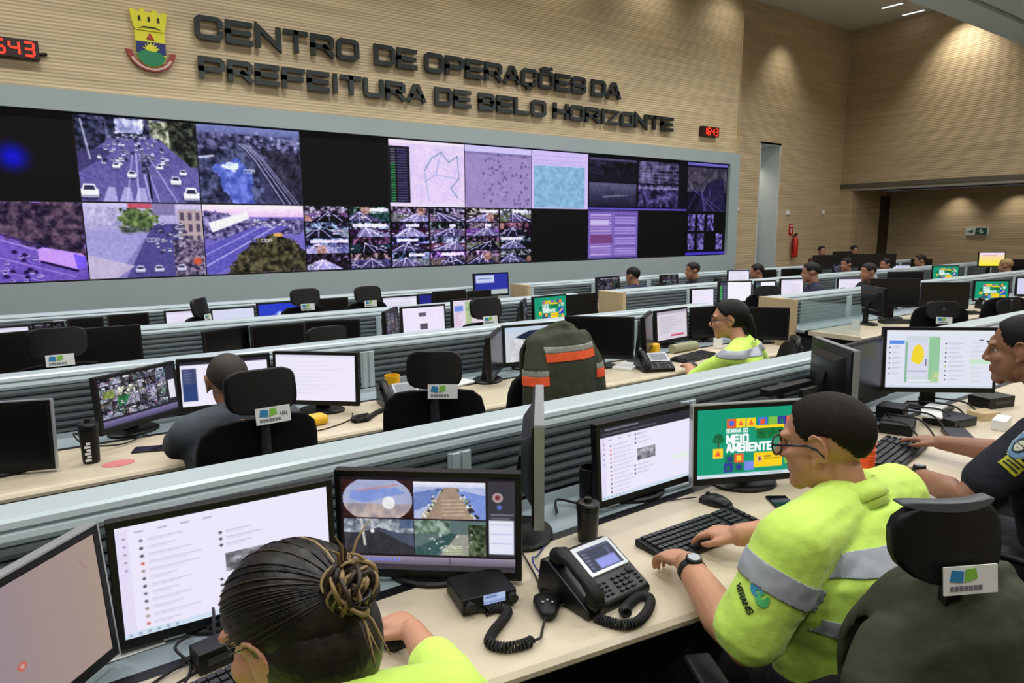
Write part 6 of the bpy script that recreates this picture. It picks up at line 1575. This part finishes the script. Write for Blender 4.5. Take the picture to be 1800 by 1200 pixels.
def radio():
    t = thing('two_way_radio', 'black two way radio unit under the street camera monitor', 'radio', (.90, 1.405, .74), R(-12))
    MB().box((0, 0, .026), (.15, .13, .045)).build('body', M_blk, t, bevel=.006)
    o = link('display', picture_mesh('display', Cv(20, 8, (170, 190, 226)).rect(.1, .2, .6, .4, (90, 110, 160)).rect(0, .7, 1, .85, (110, 130, 180)), .06, .026), M_screen, t); o.location = (.012, -.0665, .036)
    for x in (-.055, .06):
        q = MB(); q.cyl((x, -.064, .03), (x, -.082, .03), .012, 14); q.build('knob', M_dark, t)
    for k in range(5):
        q = MB(); q.box((-.025 + k * .017, -.066, .012), (.011, .004, .006)); q.build('button', M_chgrey, t)
    t2 = thing('radio_microphone', 'black hand microphone with coiled cord lying by the radio', 'microphone', (1.0, 1.25, .74), R(-35))
    b = MB(); n = 22; rings = []
    for yy, w, h in ((-.045, .014, .016), (-.03, .022, .026), (0, .030, .032), (.025, .036, .034), (.042, .034, .03), (.05, .024, .02)):
        rings.append([(w * math.copysign(abs(math.cos(a)) ** .7, math.cos(a)), yy, .017 + h * .5 * math.copysign(abs(math.sin(a)) ** .7, math.sin(a))) for a in [2 * PI * i / n for i in range(n)]])
    b.loft(rings).build('body', M_blk, t2, smooth=True)
    for k in range(3):
        q = MB(); q.ell((-.012 + k * .012, -.005 + .01 * (k % 2), .034), (.004, .004, .003), None, 10, 6); q.build('button', M_silver, t2, smooth=True)
    inv = (Matrix.Translation((1.0, 1.25, .74)) @ Matrix.Rotation(R(-35), 4, 'Z')).inverted()
    W_ = [(.862, 1.37, .755), (.868, 1.335, .75), (.90, 1.33, .753), (.912, 1.30, .753), (.88, 1.275, .753), (.83, 1.245, .753), (.80, 1.215, .753), (.82, 1.18, .753), (.86, 1.165, .753), (.885, 1.165, .753)]
    coil([inv @ Vector(p) for p in W_[1:]], .010, .0036, .0085).build('coiled_cord', M_dark, t2, smooth=True)
    MB().cord([inv @ Vector(p) for p in spline([(.885, 1.165, .753), (.91, 1.165, .75), (.935, 1.19, .745), (.965, 1.215, .755), (.975, 1.222, .757)], 8)], .003, 6).build('cord', M_dark, t2, smooth=True)
    MB().cord([inv @ Vector(p) for p in spline([(.85, 1.40, .76), (.855, 1.385, .75), (.868, 1.335, .75)], 8)], .003, 6).build('cord', M_dark, t2, smooth=True)
radio()
def bottle(label, x, y, z, r, h, m, strap=False, txt=False):
    t = thing('bottle', label, 'bottle', (x, y, z))
    MB().lathe([(0, .001), (r * .86, .001), (r * .9, .01), (r, h * .6), (r * 1.05, h * .72), (r * 1.05, h * .76), (r * .98, h * .77), (0, h * .77)]).build('body', m, t, smooth=False)
    MB().lathe([(0, h * .77), (r * 1.08, h * .77), (r * 1.08, h * .86), (r * .95, h * .9), (r * .4, h * .92), (r * .35, h), (0, h)]).build('cap', M_blk2, t)
    if txt:
        q = MB()
        for k in range(6): q.box((-.012 + .004 * (k % 2), -r * .99, h * (.10 + .075 * k)), (.022 - .006 * (k % 2), .004, h * .05))
        q.build('lettering', M_white, t)
    return t
bottle('black sports bottle with white lettering on the second desk', .165, 3.30, .74, .036, .19, M_blk, txt=True)
bottle('slim black bottle standing behind the desk telephone', 1.36, 1.50, .74, .034, .14, M_blk2)
mug('mug', 'black mug on the grey shelf left of the white message monitor', 1.60, 1.75, .7405, .042, .115, M_blk)
simple_cord('cable', 'thin blue cable behind the desk telephone', [(1.06, 1.27, .76), (1.05, 1.36, .80), (1.09, 1.43, .79), (1.16, 1.50, .746), (1.25, 1.56, .746)], .0025, mat('blue_cable', (40, 50, 130), .5))
simple_cord('cable', 'black cable curling beside the desk telephone handset', [(1.06, 1.24, .75), (1.02, 1.26, .75), (1.03, 1.31, .75), (1.08, 1.40, .747), (1.14, 1.55, .746)], .003)
simple_cord('cable', 'black cable on the grey shelf below the black mug', [(1.40, 1.70, .752), (1.46, 1.77, .76), (1.52, 1.70, .752), (1.60, 1.66, .755), (1.68, 1.64, .757)], .0045)
for k, pts in enumerate(([(.24, 1.66, .755), (.20, 1.60, .77), (.22, 1.54, .752), (.20, 1.50, .7405)], [(.28, 1.66, .76), (.33, 1.60, .80), (.31, 1.54, .756), (.26, 1.52, .7405), (.24, 1.57, .7405)], [(.30, 1.68, .80), (.285, 1.60, .80), (.26, 1.54, .75), (.17, 1.50, .7405)], [(.36, 1.64, .755), (.30, 1.58, .752), (.19, 1.55, .75), (.10, 1.51, .7405)])):
    simple_cord('cable', ['black cable coming down left under the woman monitor', 'black cable looping beside the small black box under the woman monitor', 'black cable hanging from the woman monitor to the worktop', 'longest black cable lying below the woman monitor'][k], pts, .0035)
def small_box(label, c, d, yaw, m=M_blk):
    t = thing('adapter_box', label, 'box', c, R(yaw)); MB().box((0, 0, d[2] / 2), d).build('case', m, t, bevel=.004)
    MB().box((0, -d[1] / 2 - .001, d[2] * .5), (d[0] * .6, .003, d[2] * .3)).build('front_strip', M_chgrey, t); return t
small_box('small black box with cables under the woman monitor', (.27, 1.535, .742), (.09, .06, .05), 8)
slab('notice_strip', 'pale perforated strip on the shelf under the woman monitor', 'strip', (.08, 1.70, .7405), (.22, .05, .004), M_white, 3)
slab('sticker', 'yellow green sticker on the small white box behind the woman', 'sticker', (.395, 1.585, .772), (.03, .03, .002), mat('lime_sticker', (190, 200, 40), .5))
slab('paper_box', 'small white box behind the woman face', 'box', (.40, 1.60, .742), (.08, .07, .03), M_white, 6)
# around the man in navy
orange = thing('ridged_bottle', 'orange ridged bottle shape standing behind the collar of the man with glasses', 'bottle', (2.66, 1.30, .74))
MB().lathe([(0, 0), (.03, 0), (.034, .02), (.032, .05), (.036, .055), (.03, .10), (.03, .14), (.018, .17), (0, .175)]).build('body', mat('orange_plastic', (240, 96, 30), .45), orange, smooth=False)
q = MB()
for k in range(5): q.lathe([(.031, .02 + k * .024), (.037, .024 + k * .024), (.031, .028 + k * .024)])
q.build('ridges', mat('orange_plastic', (240, 96, 30), .45), orange)
rr = random.Random(11)
for k, (x, y, z, dx, dy, dz, yaw, m, nm, lab) in enumerate([
    (3.35, 1.50, .7405, .20, .14, .05, 20, M_blk, 'adapter_box', 'flat black box behind the keyboard of the man in navy'),
    (3.66, 1.40, .74, .18, .16, .045, -10, M_blk2, 'adapter_box', 'black box under the large map monitor'),
    (3.50, 1.60, .7405, .13, .12, .08, 12, M_blk, 'adapter_box', 'taller black box on the shelf under the large map monitor'),
    (3.58, 1.45, .786, .14, .09, .012, 24, M_paper, 'paper_pad', 'small white pad on the black box under the large map monitor'),
    (3.74, 1.50, .786, .12, .08, .012, 8, M_white, 'paper_pad', 'pale card lying right of the white pad'),
    (3.90, 1.34, .74, .12, .09, .04, -20, M_end, 'paper_box', 'small beige box right of the black boxes'),
    (3.45, 1.28, .74, .16, .10, .025, 35, M_blk2, 'adapter_box', 'thin black box with silver lines near the hand of the man in navy'),
    (3.78, 1.22, .74, .14, .06, .05, 10, M_white, 'paper_box', 'small white box behind the arm of the man in navy'),
    (4.22, 1.42, .74, .20, .12, .06, -15, M_blk, 'adapter_box', 'black box behind the head of the man in navy'),
    (2.85, 1.80, .7405, .16, .10, .07, 5, M_blk, 'adapter_box', 'black box on the shelf left of the silver edged monitor'),
    (2.42, 1.76, .7405, .16, .10, .035, -8, M_blk2, 'adapter_box', 'flat black box above the green wallpaper monitor')]):
    if nm == 'adapter_box': small_box(lab, (x, y, z), (dx, dy, dz), yaw, m)
    else: slab(nm, lab, 'paper' if nm == 'paper_pad' else 'box', (x, y, z), (dx, dy, dz), m, yaw)
for k in range(6):
    x0 = 3.2 + .13 * k
    simple_cord('cable', ['black cable left of the boxes by the man in navy', 'black cable over the flat black box by the man in navy', 'black cable between the black boxes under the map monitor', 'black cable crossing the white pad under the map monitor', 'black cable in front of the beige box', 'black cable right of the beige box'][k],
        [(x0, 1.32, .745), (x0 + .06, 1.42, .80), (x0 + .02, 1.52, .81), (x0 + .12, 1.62, .78), (x0 + .16, 1.70, .76)], .0045)
simple_cord('cable', 'pale grey cable on the shelf beside the black switched off monitor', [(3.0, 1.66, .752), (3.12, 1.62, .756), (3.25, 1.60, .76), (3.4, 1.62, .756)], .004, M_chgrey)

def monitor_arm():
    t = thing('monitor_bracket', 'black monitor arm with cross bars between the green wallpaper and silver edged monitor', 'monitor arm', (2.74, 1.74, .74))
    b = MB(); b.box((0, 0, .01), (.16, .12, .018)); b.build('clamp_base', M_blk, t, bevel=.004)
    b = MB(); b.cyl((0, 0, .018), (0, 0, .27), .018); b.build('post', M_blk2, t)
    b = MB(); b.box((-.0, -.03, .255), (.34, .05, .035)); b.box((-.06, -.10, .20), (.04, .18, .03)); b.build('arm', M_blk, t, bevel=.006)
    b = MB(); b.box((.02, -.12, .22), (.12, .02, .10)); b.build('mount_plate', M_blk2, t, bevel=.004)
monitor_arm()
# ------------------------------------------------------------------ things on the second desk
mobile_phone(.40, 3.33, .74, 70, 'black mobile phone lying left of the grey shirted man')
o = MB().lathe([(0, .0), (.062, .0), (.062, .0015), (.055, .0015), (.055, .002), (0, .002)]).build('paper_disc', mat('pink_mark', (206, 120, 120), .6)); o.location = (.255, 3.21, .74); o.scale = (1, .75, 1); tag(o, 'flat pink round mat right of the sports bottle', 'mat')
desk_phone(1.66, 3.40, .74, -12, 'black desk telephone with pale display on the second desk left of an empty chair', [(1.56, 3.32, .75), (1.47, 3.28, .752), (1.40, 3.22, .752), (1.36, 3.18, .752), (1.30, 3.19, .752), (1.32, 3.24, .752), (1.40, 3.25, .752)], lit=False)
desk_phone(3.50, 3.20, .74, -25, 'black desk telephone with white paper beside the yellow shirted woman', lit=False)
mug('cup', 'yellow cup behind the second desk telephone', 1.72, 3.62, .7405, .045, .12, M_yel, False, 'cup')
slab('pouch', 'long yellow pouch lying under the nearly blank monitor', 'pouch', (1.05, 3.28, .74), (.28, .09, .05), M_yel, 5, .02)
slab('pouch', 'yellow pouch beside the phone of the yellow shirted woman', 'pouch', (3.82, 3.50, .74), (.10, .07, .11), M_yel, 20, .015)
slab('folder', 'pale grey folder standing on the shelf right of the nearly blank monitor', 'folder', (1.86, 3.70, .7405), (.22, .05, .09), M_shelf, 0)
slab('paper_stack', 'white paper sheets on the shelf behind the empty chair', 'paper', (2.14, 3.66, .7405), (.28, .2, .012), M_paper, 12)
slab('black_bar', 'black bar on top of the pale folder', 'bar', (1.86, 3.70, .838), (.2, .04, .03), M_blk, 0)
slab('paper_stack', 'white cable tangle paper by the phone of the yellow shirted woman', 'paper', (3.40, 3.36, .74), (.22, .14, .02), M_paper, 25)
b = MB(); b.cyl((-.15, 0, .035), (.15, 0, .035), .035, 20); o = b.build('cushion_roll', mat('khaki_roll', (150, 152, 122), .8)); o.location = (4.22, 3.55, .74); o.rotation_euler = (0, 0, R(3)); tag(o, 'khaki roll lying under the pale grey list monitor', 'roll')
keyboard(4.05, 3.30, .74, 10, 'black keyboard in front of the yellow shirted woman')
mouse(3.76, 3.10, .74, 20, 'black mouse under the hand of the yellow shirted woman')
mug('mug', 'small white mug behind the keyboard of the yellow shirted woman', 4.55, 3.48, .74, .035, .08, M_white)
simple_cord('cable', 'black cable looping behind the sports bottle', [(.20, 3.60, .75), (.12, 3.52, .82), (.16, 3.44, .78), (.30, 3.47, .75), (.42, 3.56, .76)], .004)
simple_cord('cable', 'black cable on the worktop under the nearly blank monitor', [(1.0, 3.15, .744), (1.15, 3.17, .744), (1.3, 3.25, .744), (1.36, 3.36, .746)], .003)
# right bank surfaces
slab('paper_stack', 'white paper on the right bank desk before the widest black monitor', 'paper', (7.6, 3.25, .74), (.2, .14, .03), M_paper, -20)
keyboard(7.25, 3.28, .74, -35, 'black keyboard on the desk behind the glass screen')
keyboard(8.5, 3.24, .74, -30, 'black keyboard below the black monitor in the right bank')
keyboard(10.1, 3.2, .74, -30, 'black keyboard near the right bank green wallpaper')
desk_phone(9.3, 3.25, .74, -30, 'black desk telephone in the right bank left of the green wallpaper', lit=False)
mug('cup', 'small white cup on the desk behind the glass screen', 6.45, 3.35, .74, .035, .09, M_white, False, 'cup')
